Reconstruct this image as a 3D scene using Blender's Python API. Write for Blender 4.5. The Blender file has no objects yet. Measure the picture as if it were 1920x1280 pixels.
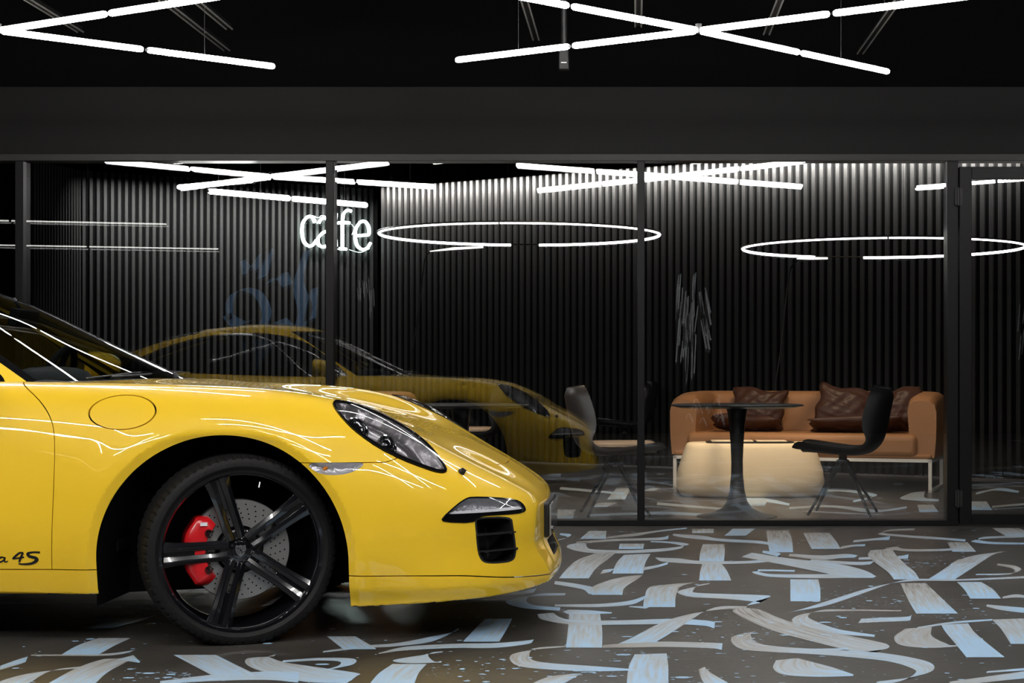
import bpy, bmesh, math, random
import numpy as np
from mathutils import Vector, Matrix
from mathutils.bvhtree import BVHTree
R = math.radians
SC = bpy.context.scene
COL = SC.collection

# ------------------------------------------------------------------ camera, world, exposure
EYE = 0.96                                   # lens height above the floor
cam = bpy.data.objects.new('camera', bpy.data.cameras.new('camera')); COL.objects.link(cam)
cam.location = (0, 0, EYE); cam.rotation_euler = (R(90), 0, 0)
cam.data.sensor_width = 36.0; cam.data.lens = 3150 / 1920 * 36.0
cam.data.shift_x = -(1190 - 960) / 1920; cam.data.shift_y = (694 - 640) / 1920
cam.data.clip_end = 100; cam.data.clip_start = 0.05
SC.camera = cam
SC.view_settings.view_transform = 'Standard'; SC.view_settings.look = 'None'
SC.view_settings.gamma = 1.0; SC.view_settings.exposure = 0.25
SC.view_settings.use_curve_mapping = False
wd = bpy.data.worlds.new('world'); SC.world = wd; wd.use_nodes = True
wd.node_tree.nodes['Background'].inputs[0].default_value = (0.5, 0.55, 0.6, 1)
wd.node_tree.nodes['Background'].inputs[1].default_value = 0.01
SC.cycles.use_denoising = True
SC.cycles.max_bounces = 10; SC.cycles.transparent_max_bounces = 24; SC.cycles.glossy_bounces = 6
SC.cycles.diffuse_bounces = 3; SC.cycles.sample_clamp_indirect = 6.0
SC.cycles.caustics_reflective = False; SC.cycles.caustics_refractive = False

def area_light(name, loc, rot, sx, sy, power, color=(1, 1, 1), spread=180):
    l = bpy.data.lights.new(name, 'AREA'); l.shape = 'RECTANGLE'; l.size = sx; l.size_y = sy
    l.energy = power; l.color = color; l.spread = R(spread)
    o = bpy.data.objects.new(name, l); o.location = loc; o.rotation_euler = rot; COL.objects.link(o); return o
def spot_light(name, loc, target, power, color, angle, blend=0.6, rad=0.04):
    l = bpy.data.lights.new(name, 'SPOT'); l.energy = power; l.color = color; l.spot_size = R(angle); l.spot_blend = blend
    l.shadow_soft_size = rad
    o = bpy.data.objects.new(name, l); o.location = loc
    d = Vector(target) - Vector(loc); o.rotation_euler = d.to_track_quat('-Z', 'Y').to_euler(); COL.objects.link(o); return o
WARM = (1.0, 0.80, 0.56)
spot_light('cafe_spot_sofa', (1.2, 12.6, 2.9), (1.2, 13.4, 0.3), 115, WARM, 95)
spot_light('cafe_spot_pouf', (0.95, 11.9, 2.9), (0.9, 12.9, 0.2), 150, WARM, 42)
spot_light('cafe_spot_chairs', (-0.5, 11.6, 2.9), (-0.5, 11.6, 0.0), 60, WARM, 80)
spot_light('cafe_spot_left', (-2.2, 12.6, 2.9), (-2.2, 13.3, 0.3), 90, WARM, 90)

# ------------------------------------------------------------------ materials
MATS = {}
def mat(name, col=(0.5, 0.5, 0.5), rough=0.5, metal=0.0, coat=0.0, emit=None, estr=0.0, ior=1.45, bump=0, bscale=50, vary=0.0, vscale=8, coat_rough=0.03, spec=0.5):
    if name in MATS: return MATS[name]
    m = bpy.data.materials.new(name); m.use_nodes = True; MATS[name] = m
    nt = m.node_tree; b = nt.nodes['Principled BSDF']
    b.inputs['Base Color'].default_value = (*col, 1); b.inputs['Roughness'].default_value = rough
    b.inputs['Metallic'].default_value = metal; b.inputs['Coat Weight'].default_value = coat
    b.inputs['Coat Roughness'].default_value = coat_rough
    b.inputs['IOR'].default_value = ior; b.inputs['Specular IOR Level'].default_value = spec
    if emit: b.inputs['Emission Color'].default_value = (*emit, 1); b.inputs['Emission Strength'].default_value = estr
    if bump or vary:
        tc = nt.nodes.new('ShaderNodeTexCoord')
        n = nt.nodes.new('ShaderNodeTexNoise'); n.inputs['Scale'].default_value = bscale; n.inputs['Detail'].default_value = 5
        nt.links.new(tc.outputs['Object'], n.inputs['Vector'])
        if bump:
            bp = nt.nodes.new('ShaderNodeBump'); bp.inputs['Strength'].default_value = bump; bp.inputs['Distance'].default_value = 0.01
            nt.links.new(n.outputs['Fac'], bp.inputs['Height']); nt.links.new(bp.outputs['Normal'], b.inputs['Normal'])
        if vary:
            n2 = nt.nodes.new('ShaderNodeTexNoise'); n2.inputs['Scale'].default_value = vscale; n2.inputs['Detail'].default_value = 4
            nt.links.new(tc.outputs['Object'], n2.inputs['Vector'])
            mx = nt.nodes.new('ShaderNodeMix'); mx.data_type = 'RGBA'
            mx.inputs['A'].default_value = (*[c * (1 - vary) for c in col], 1); mx.inputs['B'].default_value = (*[min(1, c * (1 + vary)) for c in col], 1)
            nt.links.new(n2.outputs['Fac'], mx.inputs['Factor']); nt.links.new(mx.outputs['Result'], b.inputs['Base Color'])
    return m
def glass_mat(name, tint=(1, 1, 1), refl=0.1, power=5.0, rough=0.0):
    if name in MATS: return MATS[name]
    m = bpy.data.materials.new(name); m.use_nodes = True; MATS[name] = m
    nt = m.node_tree; nt.nodes.clear()
    out = nt.nodes.new('ShaderNodeOutputMaterial'); mix = nt.nodes.new('ShaderNodeMixShader')
    tr = nt.nodes.new('ShaderNodeBsdfTransparent'); tr.inputs[0].default_value = (*tint, 1)
    gl = nt.nodes.new('ShaderNodeBsdfGlossy'); gl.inputs['Roughness'].default_value = rough
    lw = nt.nodes.new('ShaderNodeLayerWeight'); lw.inputs['Blend'].default_value = 0.5
    # Schlick: refl + (1-refl)*(1-cos)^5 from the layer weight's facing output
    pw = nt.nodes.new('ShaderNodeMath'); pw.operation = 'POWER'; pw.inputs[1].default_value = power
    nt.links.new(lw.outputs['Facing'], pw.inputs[0])
    ma = nt.nodes.new('ShaderNodeMath'); ma.operation = 'MULTIPLY_ADD'; ma.inputs[1].default_value = 1 - refl; ma.inputs[2].default_value = refl
    nt.links.new(pw.outputs[0], ma.inputs[0]); nt.links.new(ma.outputs[0], mix.inputs[0])
    nt.links.new(tr.outputs[0], mix.inputs[1]); nt.links.new(gl.outputs[0], mix.inputs[2]); nt.links.new(mix.outputs[0], out.inputs[0])
    return m
M_PAINT = mat('yellow_paint', (0.94, 0.60, 0.026), 0.42, coat=1.0, coat_rough=0.012, ior=1.5, spec=.25)
M_BLK = mat('black_plastic', (0.012, 0.012, 0.013), 0.45)
M_GLOSSBLK = mat('gloss_black', (0.006, 0.006, 0.007), 0.12, coat=1.0)
M_RUB = mat('tyre_rubber', (0.007, 0.0066, 0.0066), 0.6, bump=0.15, bscale=300, spec=.3)
M_CHROME = mat('chrome', (0.8, 0.8, 0.82), 0.12, 1.0)
M_SILVER = mat('satin_silver', (0.55, 0.56, 0.58), 0.3, 1.0)
M_DISC = mat('brake_disc_steel', (0.42, 0.41, 0.40), 0.38, 0.9)
M_RED = mat('caliper_red', (0.62, 0.01, 0.015), 0.3, coat=0.6)
M_LINER = mat('dark_liner', (0.006, 0.006, 0.006), 0.9, spec=0.1)
M_TRIM = mat('cabin_trim', (0.015, 0.015, 0.016), 0.7, spec=.2)
M_GREYLEATHER = mat('grey_leather', (0.10, 0.105, 0.11), 0.5, bump=0.2, bscale=120)
M_LENS = glass_mat('lamp_lens', (0.93, 0.93, 0.95), 0.06)
M_CARGLASS = glass_mat('car_glass', (0.34, 0.36, 0.36), 0.06)
M_AMBER = mat('amber_bulb', (0.8, 0.25, 0.02), 0.2)
M_TUBE = mat('lit_tube', (1, 1, 1), 0.4, emit=(1.0, 0.985, 0.96), estr=60)
M_FIXT = mat('fixture_black', (0.01, 0.01, 0.01), 0.4)

# ------------------------------------------------------------------ object helpers
def link(o, parent=None):
    COL.objects.link(o)
    if parent is not None: o.parent = parent
    return o
def empty(name, loc=(0, 0, 0), rz=0):
    o = bpy.data.objects.new(name, None); o.location = loc; o.rotation_euler = (0, 0, rz); o.empty_display_size = 0.1
    COL.objects.link(o); return o
def tag(o, label=None, cat=None, group=None, kind=None):
    if label: o['label'] = label
    if cat: o['category'] = cat
    if group: o['group'] = group
    if kind: o['kind'] = kind
    return o
def mk(name, V, F, m, parent=None, normals=None, smooth=True, midx=None):
    me = bpy.data.meshes.new(name)
    V = np.asarray(V, dtype=np.float64)
    me.from_pydata(V.tolist(), [], F.tolist() if isinstance(F, np.ndarray) else F)
    ms = m if isinstance(m, (list, tuple)) else [m]
    for k in ms: me.materials.append(k)
    if midx is not None: me.polygons.foreach_set('material_index', midx)
    me.polygons.foreach_set('use_smooth', [smooth] * len(me.polygons))
    me.update()
    if normals is not None: me.normals_split_custom_set_from_vertices(np.asarray(normals).tolist())
    return link(bpy.data.objects.new(name, me), parent)
class B:
    """collects shapes and links them as one mesh object"""
    def __init__(s): s.V = []; s.F = []; s.mi = []; s.cur = 0
    def add(s, V, F):
        n = len(s.V); s.V += [tuple(v) for v in V]; s.F += [tuple(i + n for i in f) for f in F]; s.mi += [s.cur] * len(F); return s
    def box(s, x0, x1, y0, y1, z0, z1, M=None):
        V = [(x, y, z) for z in (z0, z1) for y in (y0, y1) for x in (x0, x1)]
        if M is not None: V = [tuple(M @ Vector(v)) for v in V]
        return s.add(V, [(0, 2, 3, 1), (4, 5, 7, 6), (0, 1, 5, 4), (2, 6, 7, 3), (0, 4, 6, 2), (1, 3, 7, 5)])
    def tube(s, pts, r, n=8, cap=True, close=False):
        P = [Vector(p) for p in pts]; k = len(P); rr = r if isinstance(r, (list, tuple)) else [r] * k
        V = []; F = []; ref = None
        for i in range(k):
            if close: d = P[(i + 1) % k] - P[i - 1]
            else: d = P[min(i + 1, k - 1)] - P[max(i - 1, 0)]
            d.normalize()
            if ref is None: ref = Vector((0, 0, 1)) if abs(d.z) < 0.9 else Vector((1, 0, 0))
            u = d.cross(ref).normalized(); w = d.cross(u).normalized() * -1; ref = w
            for j in range(n):
                a = 2 * math.pi * j / n; V.append(P[i] + (u * math.cos(a) + w * math.sin(a)) * rr[i])
        for i in range(k if close else k - 1):
            i2 = (i + 1) % k
            for j in range(n): F.append((i * n + j, i * n + (j + 1) % n, i2 * n + (j + 1) % n, i2 * n + j))
        if cap and not close: F.append(tuple(range(n))[::-1]); F.append(tuple(range((k - 1) * n, k * n)))
        return s.add(V, F)
    def lathe(s, prof, n=48, M=None, a0=0, a1=2 * math.pi, axis='z'):
        full = abs(a1 - a0 - 2 * math.pi) < 1e-6; k = n if full else n + 1; V = []; F = []
        for (r, h) in prof:
            for j in range(k):
                a = a0 + (a1 - a0) * j / n
                v = (r * math.cos(a), r * math.sin(a), h) if axis == 'z' else (r * math.cos(a), h, r * math.sin(a))
                V.append(tuple(M @ Vector(v)) if M is not None else v)
        for i in range(len(prof) - 1):
            for j in range(n):
                j2 = (j + 1) % k; F.append((i * k + j, i * k + j2, (i + 1) * k + j2, (i + 1) * k + j))
        return s.add(V, F)
    def build(s, name, m, parent=None, smooth=True, bevel=0, seg=2, sub=0, angle=35, weld=False):
        o = mk(name, s.V, s.F, m, parent, smooth=smooth, midx=s.mi)
        bm = bmesh.new(); bm.from_mesh(o.data)
        if weld: bmesh.ops.remove_doubles(bm, verts=bm.verts, dist=1e-5)
        bmesh.ops.recalc_face_normals(bm, faces=bm.faces); bm.to_mesh(o.data); bm.free()
        if bevel:
            b = o.modifiers.new('bevel', 'BEVEL'); b.width = bevel; b.segments = seg; b.limit_method = 'ANGLE'; b.angle_limit = R(40)
        if sub:
            q = o.modifiers.new('sub', 'SUBSURF'); q.levels = sub; q.render_levels = sub
        elif smooth and hasattr(o.data, 'set_sharp_from_angle'): o.data.set_sharp_from_angle(angle=R(angle))
        return o

# ------------------------------------------------------------------ numeric surface tools
def pchip(xs, ys):
    xs = np.array(xs, float); ys = np.array(ys, float); h = np.diff(xs); d = np.diff(ys) / h; m = np.zeros_like(xs)
    for i in range(1, len(xs) - 1):
        if d[i - 1] * d[i] > 0:
            w1 = 2 * h[i] + h[i - 1]; w2 = h[i] + 2 * h[i - 1]; m[i] = (w1 + w2) / (w1 / d[i - 1] + w2 / d[i])
    m[0] = d[0]; m[-1] = d[-1]
    def f(x):
        x = np.clip(np.asarray(x, float), xs[0], xs[-1]); k = np.clip(np.searchsorted(xs, x) - 1, 0, len(xs) - 2)
        t = (x - xs[k]) / h[k]; t2 = t * t; t3 = t2 * t
        return (2 * t3 - 3 * t2 + 1) * ys[k] + (t3 - 2 * t2 + t) * h[k] * m[k] + (-2 * t3 + 3 * t2) * ys[k + 1] + (t3 - t2) * h[k] * m[k + 1]
    return f
def spl(xs, ys, sig=.05):
    f = pchip(xs, ys); g = np.arange(min(xs) - .4, max(xs) + .4, .005); k = np.exp(-.5 * (np.arange(-40, 41) * .005 / sig) ** 2); k /= k.sum()
    xs2 = g.copy(); lo, hi = min(xs), max(xs); v = f(g); s0 = (f(lo + .01) - f(lo)) / .01; s1 = (f(hi) - f(hi - .01)) / .01
    v = np.where(g < lo, f(lo) + (g - lo) * s0, np.where(g > hi, f(hi) + (g - hi) * s1, v)); v = np.convolve(np.pad(v, 40, 'edge'), k, 'valid')
    sp = pchip(g[::6], v[::6])
    return sp
def smax(a, b, k):
    h = np.clip(0.5 + 0.5 * (a - b) / k, 0, 1); return b + (a - b) * h + k * h * (1 - h)
def sstep(a, b, x):
    t = np.clip((x - a) / (b - a), 0, 1); return t * t * (3 - 2 * t)
class Surf:
    def __init__(s, V, N, T): s.V = V; s.N = N; s.T = T
def surface_net(f, lo, hi, h):
    ax = [np.arange(lo[i], hi[i] + h, h) for i in range(3)]
    nx, ny, nz = map(len, ax)
    X = ax[0][:, None, None]; Y = ax[1][None, :, None]; Z = ax[2][None, None, :]
    W = (f(X, Y, Z) + 0 * (X + Y + Z)).astype(np.float32); ins = W < 0
    c = np.zeros((nx - 1, ny - 1, nz - 1), np.int8)
    for a in (0, 1):
        for b in (0, 1):
            for d in (0, 1): c += ins[a:nx - 1 + a, b:ny - 1 + b, d:nz - 1 + d]
    act = (c > 0) & (c < 8); idx = -np.ones(act.shape, np.int64); ci = np.argwhere(act); idx[act] = np.arange(len(ci))
    P = np.zeros((len(ci), 3)); cnt = np.zeros(len(ci))
    i, j, k = ci.T
    corner = [(a, b, d) for a in (0, 1) for b in (0, 1) for d in (0, 1)]
    for p in corner:
        for axn in range(3):
            if p[axn]: continue
            q = list(p); q[axn] = 1
            w0 = W[i + p[0], j + p[1], k + p[2]]; w1 = W[i + q[0], j + q[1], k + q[2]]; m = (w0 < 0) != (w1 < 0)
            t = np.where(m, w0 / np.where(m, w0 - w1, 1), 0)
            pt = np.stack([i + p[0], j + p[1], k + p[2]], 1).astype(float); pt[:, axn] += t
            P[m] += pt[m]; cnt[m] += 1
    P /= cnt[:, None]; V = P * h + np.array(lo)
    T = []
    for axn in range(3):
        o1, o2 = [(1, 2), (2, 0), (0, 1)][axn]
        sl0 = [slice(None)] * 3; sl1 = [slice(None)] * 3; sl0[axn] = slice(0, -1); sl1[axn] = slice(1, None)
        e = ins[tuple(sl0)] != ins[tuple(sl1)]; g = np.argwhere(e)
        g = g[(g[:, o1] > 0) & (g[:, o2] > 0) & (g[:, o1] < [nx, ny, nz][o1] - 1) & (g[:, o2] < [nx, ny, nz][o2] - 1)]
        q = []
        for (a, b) in ((1, 1), (0, 1), (0, 0), (1, 0)):
            gg = g.copy(); gg[:, o1] -= a; gg[:, o2] -= b; q.append(idx[gg[:, 0], gg[:, 1], gg[:, 2]])
        q = np.stack(q, 1); s0 = ins[g[:, 0], g[:, 1], g[:, 2]]; q[~s0] = q[~s0][:, ::-1]
        T.append(q)
    Q = np.concatenate(T); Q = Q[(Q >= 0).all(1)]
    def grad(V, e=1e-3):
        G = np.zeros_like(V)
        for a in range(3):
            d = np.zeros(3); d[a] = e; G[:, a] = (f(*(V + d).T) - f(*(V - d).T)) / (2 * e)
        return G
    for _ in range(3):
        G = grad(V); w = f(*V.T); step = w[:, None] * G / np.maximum((G * G).sum(1), 1e-6)[:, None]
        L = np.linalg.norm(step, axis=1); step *= np.minimum(1, 0.5 * h / np.maximum(L, 1e-9))[:, None]; V = V - step
    G = grad(V); N = G / np.maximum(np.linalg.norm(G, axis=1), 1e-9)[:, None]
    d1 = np.linalg.norm(V[Q[:, 0]] - V[Q[:, 2]], axis=1); d2 = np.linalg.norm(V[Q[:, 1]] - V[Q[:, 3]], axis=1); a = d1 < d2
    T = np.concatenate([Q[a][:, [0, 1, 2]], Q[a][:, [0, 2, 3]], Q[~a][:, [0, 1, 3]], Q[~a][:, [1, 2, 3]]])
    return Surf(V, N, T)
def compact(S):
    u, inv = np.unique(S.T, return_inverse=True); return Surf(S.V[u], S.N[u], inv.reshape(S.T.shape))
def clip(S, g, keep=-1):
    """keep the part of the triangle surface where keep*g > 0 (keep=-1: inside, g<0)"""
    g = np.asarray(g, float) * (-keep); g = np.where(np.abs(g) < 1e-9, 1e-9, g)
    ins = g < 0; c = ins[S.T].sum(1); full = S.T[c == 3]
    def rot(T, mask):
        k = mask[T].argmax(1); r = np.arange(len(T)); return np.stack([T[r, k], T[r, (k + 1) % 3], T[r, (k + 2) % 3]], 1)
    A = rot(S.T[c == 1], ins); Bq = rot(S.T[c == 2], ~ins)
    E = np.concatenate([A[:, [0, 1]], A[:, [0, 2]], Bq[:, [0, 1]], Bq[:, [0, 2]]]) if len(A) + len(Bq) else np.zeros((0, 2), int)
    Es = np.sort(E, 1); u, inv = (np.unique(Es, axis=0, return_inverse=True) if len(Es) else (Es, np.zeros(0, int)))
    inv = np.asarray(inv).reshape(-1)
    if len(u):
        t = (g[u[:, 0]] / (g[u[:, 0]] - g[u[:, 1]]))[:, None]
        nV = S.V[u[:, 0]] * (1 - t) + S.V[u[:, 1]] * t; nN = S.N[u[:, 0]] * (1 - t) + S.N[u[:, 1]] * t
        nN /= np.maximum(np.linalg.norm(nN, axis=1), 1e-9)[:, None]
    else: nV = np.zeros((0, 3)); nN = nV
    n0 = len(S.V); inv = inv + n0; a, b = len(A), len(Bq)
    e1, e2, e3, e4 = inv[:a], inv[a:2 * a], inv[2 * a:2 * a + b], inv[2 * a + b:]
    T = np.concatenate([full, np.stack([A[:, 0], e1, e2], 1) if a else np.zeros((0, 3), int),
                        np.stack([e3, Bq[:, 1], Bq[:, 2]], 1) if b else np.zeros((0, 3), int),
                        np.stack([e3, Bq[:, 2], e4], 1) if b else np.zeros((0, 3), int)]).astype(np.int64)
    return compact(Surf(np.concatenate([S.V, nV]), np.concatenate([S.N, nN]), T))
def mirror(S):
    V = S.V * [1, -1, 1]; N = S.N * [1, -1, 1]; return Surf(V, N, S.T[:, ::-1])
def join(*Ss):
    V = []; N = []; T = []; n = 0
    for S in Ss: V.append(S.V); N.append(S.N); T.append(S.T + n); n += len(S.V)
    return Surf(np.concatenate(V), np.concatenate(N), np.concatenate(T))
def offset(S, d): return Surf(S.V + S.N * np.reshape(d, (-1, 1)) if np.ndim(d) else S.V + S.N * d, S.N, S.T)
def rim(S, t, chamfer=0.0):
    """short inward wall round the open edges, so a panel has thickness; returns S with the wall"""
    E = np.concatenate([S.T[:, [0, 1]], S.T[:, [1, 2]], S.T[:, [2, 0]]]); Es = np.sort(E, 1)
    u, first, cnt = np.unique(Es, axis=0, return_index=True, return_counts=True); be = E[first[cnt == 1]]
    if not len(be): return S
    n = len(be); a, b = S.V[be[:, 0]], S.V[be[:, 1]]; na, nb = S.N[be[:, 0]], S.N[be[:, 1]]
    d = b - a; m = np.cross(d, na + nb); m /= np.maximum(np.linalg.norm(m, axis=1), 1e-12)[:, None]
    V = np.concatenate([a, b, b - nb * t, a - na * t]); N = np.concatenate([m] * 4); i = np.arange(n)
    T = np.concatenate([np.stack([i + n, i, i + 3 * n], 1), np.stack([i + n, i + 3 * n, i + 2 * n], 1)])
    return join(S, Surf(V, N, T))
def polyd(px, py, P):
    """signed distance to a closed 2D outline (negative inside)"""
    P = np.array(P, float); d2 = np.full(px.shape, 1e9); ins = np.zeros(px.shape, bool)
    for i in range(len(P)):
        x0, y0 = P[i]; x1, y1 = P[(i + 1) % len(P)]; ex, ey = x1 - x0, y1 - y0
        t = np.clip(((px - x0) * ex + (py - y0) * ey) / max(ex * ex + ey * ey, 1e-12), 0, 1)
        d2 = np.minimum(d2, (px - x0 - t * ex) ** 2 + (py - y0 - t * ey) ** 2)
        c = (y0 > py) != (y1 > py)
        if y1 != y0: ins ^= c & (px < (x1 - x0) * (py - y0) / (y1 - y0) + x0)
    return np.where(ins, -1, 1) * np.sqrt(d2)
def smooth_loop(P, n=2):
    P = [tuple(p) for p in P]
    for _ in range(n):
        Q = []
        for i in range(len(P)):
            a, b = P[i], P[(i + 1) % len(P)]; Q.append(tuple(a[k] * .75 + b[k] * .25 for k in range(len(a)))); Q.append(tuple(a[k] * .25 + b[k] * .75 for k in range(len(a))))
        P = Q
    return P
def catmull(P, n=6, close=False):
    P = [np.array(p, float) for p in P]; out = []; k = len(P)
    for i in range(k if close else k - 1):
        p0 = P[(i - 1) % k] if close or i > 0 else P[i] * 2 - P[i + 1]
        p1 = P[i]; p2 = P[(i + 1) % k]; p3 = P[(i + 2) % k] if close or i + 2 < k else P[i + 1] * 2 - P[i]
        for j in range(n):
            t = j / n; out.append(0.5 * ((2 * p1) + (-p0 + p2) * t + (2 * p0 - 5 * p1 + 4 * p2 - p3) * t * t + (-p0 + 3 * p1 - 3 * p2 + p3) * t ** 3))
    if not close: out.append(P[-1])
    return [tuple(p) for p in out]
def put(name, S, m, parent, t=0.0):
    if t: S = rim(S, t)
    return mk(name, S.V, S.T, m, parent, normals=S.N)
# ------------------------------------------------------------------ the sports car: body surfaces (local x forward from the front axle, y across, z up)
W_ = spl([-3.5, -3.3, -3.0, -2.7, -2.45, -2.1, -1.7, -1.2, -.7, -.3, 0, .30, .45, .62, .79, .90, .985, 1.05, 1.12],
           [.74, .82, .885, .92, .926, .915, .885, .870, .872, .892, .902, .902, .893, .868, .815, .752, .675, .580, .44])
ZC = spl([-3.6, -3.35, -3.1, -2.5, -1.8, -1, -.37, -.15, 0, .3, .55, .675, .794, .934, 1.0, 1.06, 1.13],
           [.78, .84, .89, .92, .92, .925, .928, .905, .882, .826, .760, .710, .658, .588, .545, .497, .43])
ZF = spl([-3.6, -3.3, -2.9, -2.45, -2.0, -1.2, -.7, -.35, 0, .2, .363, .5, .6, .73, .85, 1.0, 1.13],
           [.76, .84, .91, .935, .93, .922, .918, .912, .900, .883, .853, .803, .753, .678, .612, .53, .44])
YC = spl([-3.5, -2.45, -1.2, -.5, 0, .4, .6, .75, 1.0, 1.13], [.55, .72, .66, .64, .65, .65, .62, .56, .42, .33])
ZS = pchip([-3.5, .3, .8, 1.13], [.44, .44, .38, .30])
def t_top(x, Y):
    yc = YC(x); h = sstep(0.35, 1.0, Y / yc); return ZC(x) + (ZF(x) - ZC(x)) * h
ARCH = [(-.008, .29, .443), (-2.455, .30, .452)]
ZB = spl([-3.6, -3.0, -2.7, -.44, .42, .887, 1.06, 1.15], [.24, .20, .175, .173, .128, .147, .160, .176], .02)
def half_width(x, z):
    zs = ZS(x); w = W_(x) - 0.045 * np.clip((zs - z) / .3, 0, 1) ** 2
    low = 1 - sstep(.19, .34, z); fr = sstep(.55, .95, x)
    return w + .030 * low * fr - .012 * (1 - sstep(.14, .20, z)) * sstep(0, .4, x)
def nose_x(Y, z):
    low = 1 - sstep(.19, .33, z)
    return 1.092 - .10 * Y * Y - .25 * np.maximum(z - .38, 0) ** 2 + .045 * low - 4.0 * np.clip(.185 - z, 0, 1) ** 2
def f_body(x, y, z):
    Y = np.abs(y); yc = YC(x); zs = ZS(x); T = t_top(x, Y)
    wz = half_width(x, z)
    a = np.maximum(Y - yc, 0) / (wz - yc); b = np.maximum(z - zs, 0) / np.maximum(T - zs, .03)
    F = ((a ** 2.5 + b ** 2.5 + 1e-9) ** 0.4 - 1) * 0.3
    for (xc, zc, rr) in ARCH:
        r = np.hypot(x - xc, np.maximum(z - zc, 0) + 0 * x)
        m = sstep(.68, .80, Y)
        F = F - m * 0.010 * np.exp(-((r - rr - .05) / .07) ** 2) + m * 0.5 * np.clip(rr + .030 - r, 0, .08) * (1 - sstep(.70, .76, z))
    F = F + .014 * np.exp(-((z - .60) / .15) ** 2) * sstep(-2.0, -1.6, x) * (1 - sstep(-.85, -.45, x)) * sstep(.7, .8, Y)
    nose = x - nose_x(Y, z)
    f = smax(F, nose, .05)
    tail = -x - (3.47 - .14 * Y * Y - .5 * (z - .5) ** 2)
    f = smax(f, tail, .10)
    return smax(f, ZB(x) - z, .006)
SEAM = pchip([-3.6, -.44, .42, .8, 1.0, 1.13], [.255, .262, .242, .235, .212, .196])     # lower seam of doors and bumper
# greenhouse
ZR = spl([-3.45, -3.2, -2.9, -2.6, -2.25, -1.9, -1.6, -1.3, -1.12, -.95, -.75, -.37, -.2], [.80, .95, 1.085, 1.19, 1.275, 1.325, 1.345, 1.325, 1.272, 1.203, 1.105, .928, .84])
def f_green(x, y, z):
    Y = np.abs(y)
    fr = sstep(-1.9, -1.1, x); xx = x + fr * (.95 * Y * Y) - (1 - sstep(-2.8, -2.0, x)) * .35 * Y * Y
    top = ZR(xx) - .10 * Y * Y
    zs = .80; wg = .755 - .10 * np.clip((z - .9) / .45, 0, 1) - .10 * sstep(-1.9, -3.2, x)
    yc = .34
    a = np.maximum(Y - yc, 0) / (wg - yc); b = np.maximum(z - zs, 0) / np.maximum(top - zs, .03)
    return ((a ** 2.7 + b ** 2.7 + 1e-9) ** (1 / 2.7) - 1) * 0.35
# outlines on the body, side view (x, z), taken on the near flank
HEADL = [(.353, .728), (.360, .758), (.384, .789), (.422, .814), (.466, .826), (.53, .831), (.613, .821), (.685, .800), (.742, .776), (.766, .752), (.757, .738),
         (.722, .708), (.665, .664), (.595, .622), (.51, .598), (.44, .606), (.388, .640), (.360, .685)]      # the lamp outline is a plan view (x, |y|)
MARKER = [(.285, .638), (.419, .638), (.499, .636), (.474, .619), (.450, .604), (.409, .595), (.349, .596), (.310, .612)]
FOG = [(.75, .437), (.758, .425), (.862, .417), (.873, .434), (.904, .440), (.978, .437), (1.026, .437), (1.034, .447), (1.021, .471), (.996, .487), (.926, .502), (.850, .509), (.831, .504), (.805, .487)]
INTAKE = [(.865, .427), (.874, .437), (.988, .432), (.994, .395), (1.004, .323), (1.004, .285), (.994, .270), (.969, .266), (.899, .270), (.882, .291), (.874, .320), (.869, .385)]
DOOR = [(-.618, -.3), (-.611, .20), (-.60, .47), (-.598, .62), (-.601, .70), (-.612, .765), (-.640, .815), (-.685, .86), (-.745, .90), (-.80, .935), (-.85, 1.05), (-1.84, 1.05), (-1.86, .6), (-1.74, .20), (-1.74, -.3)]
SIDEWIN = [(-.835, .89), (-.884, .95), (-1.075, 1.100), (-1.245, 1.207), (-1.5, 1.262), (-1.8, 1.262), (-2.05, 1.232), (-2.35, 1.145), (-2.6, 1.03), (-2.69, .975), (-2.55, .955), (-1.8, .925), (-1.1, .908)]
CAR = empty('sports_car', (-1.435, 6.75, 0))
tag(CAR, 'bright yellow low two door sports car with black wheels parked before the glass wall', 'car')
H = 0.010
S0 = surface_net(f_body, (-3.60, -.98, .09), (1.20, .03, 1.02), H); S0 = clip(S0, S0.V[:, 1])
S0.N[np.abs(S0.V[:, 1]) < 1e-6, 1] = 0; S0.N /= np.linalg.norm(S0.N, axis=1)[:, None]
def arch_d(S, extra=0.0):
    x, y, z = S.V.T; return np.minimum(*[np.hypot(x - xc, np.maximum(z - zc, 0)) - rr - extra for (xc, zc, rr) in ARCH])
S0 = clip(S0, -arch_d(S0))
def FX(S): return S.V[:, 0], np.abs(S.V[:, 1]), S.V[:, 2]
def seamlow(S): x, Y, z = FX(S); return SEAM(x) - z
K0 = clip(S0, -seamlow(S0) + .0025)
S0 = clip(S0, seamlow(S0) + .0015)
def cabin(S): x, Y, z = FX(S); return np.maximum.reduce([Y - .60, x + .95 * Y * Y + .425, -2.30 - x, .8 - z])
S0 = clip(S0, -cabin(S0))
hl = smooth_loop(HEADL, 1); fogp = smooth_loop(FOG, 1); intp = smooth_loop(INTAKE, 2); mkp = smooth_loop(MARKER, 1); doorp = smooth_loop(DOOR, 2)
def d_head(S): x, Y, z = FX(S); return np.where(z > .5, polyd(x, Y, hl), 1)
def d_fog(S): x, Y, z = FX(S); return polyd(x, z, fogp)
def d_int(S): x, Y, z = FX(S); return polyd(x, z, intp)
def d_mark(S): x, Y, z = FX(S); return polyd(x, z, mkp)
def d_fuel(S):
    x, Y, z = FX(S); return (np.hypot((x + .373) / .119, (z - .812) / .060) - 1) * .06
YH = pchip([-.7, .0, .4, .6, .75, .85, .95], [.605, .605, .60, .575, .51, .42, .28])
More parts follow.
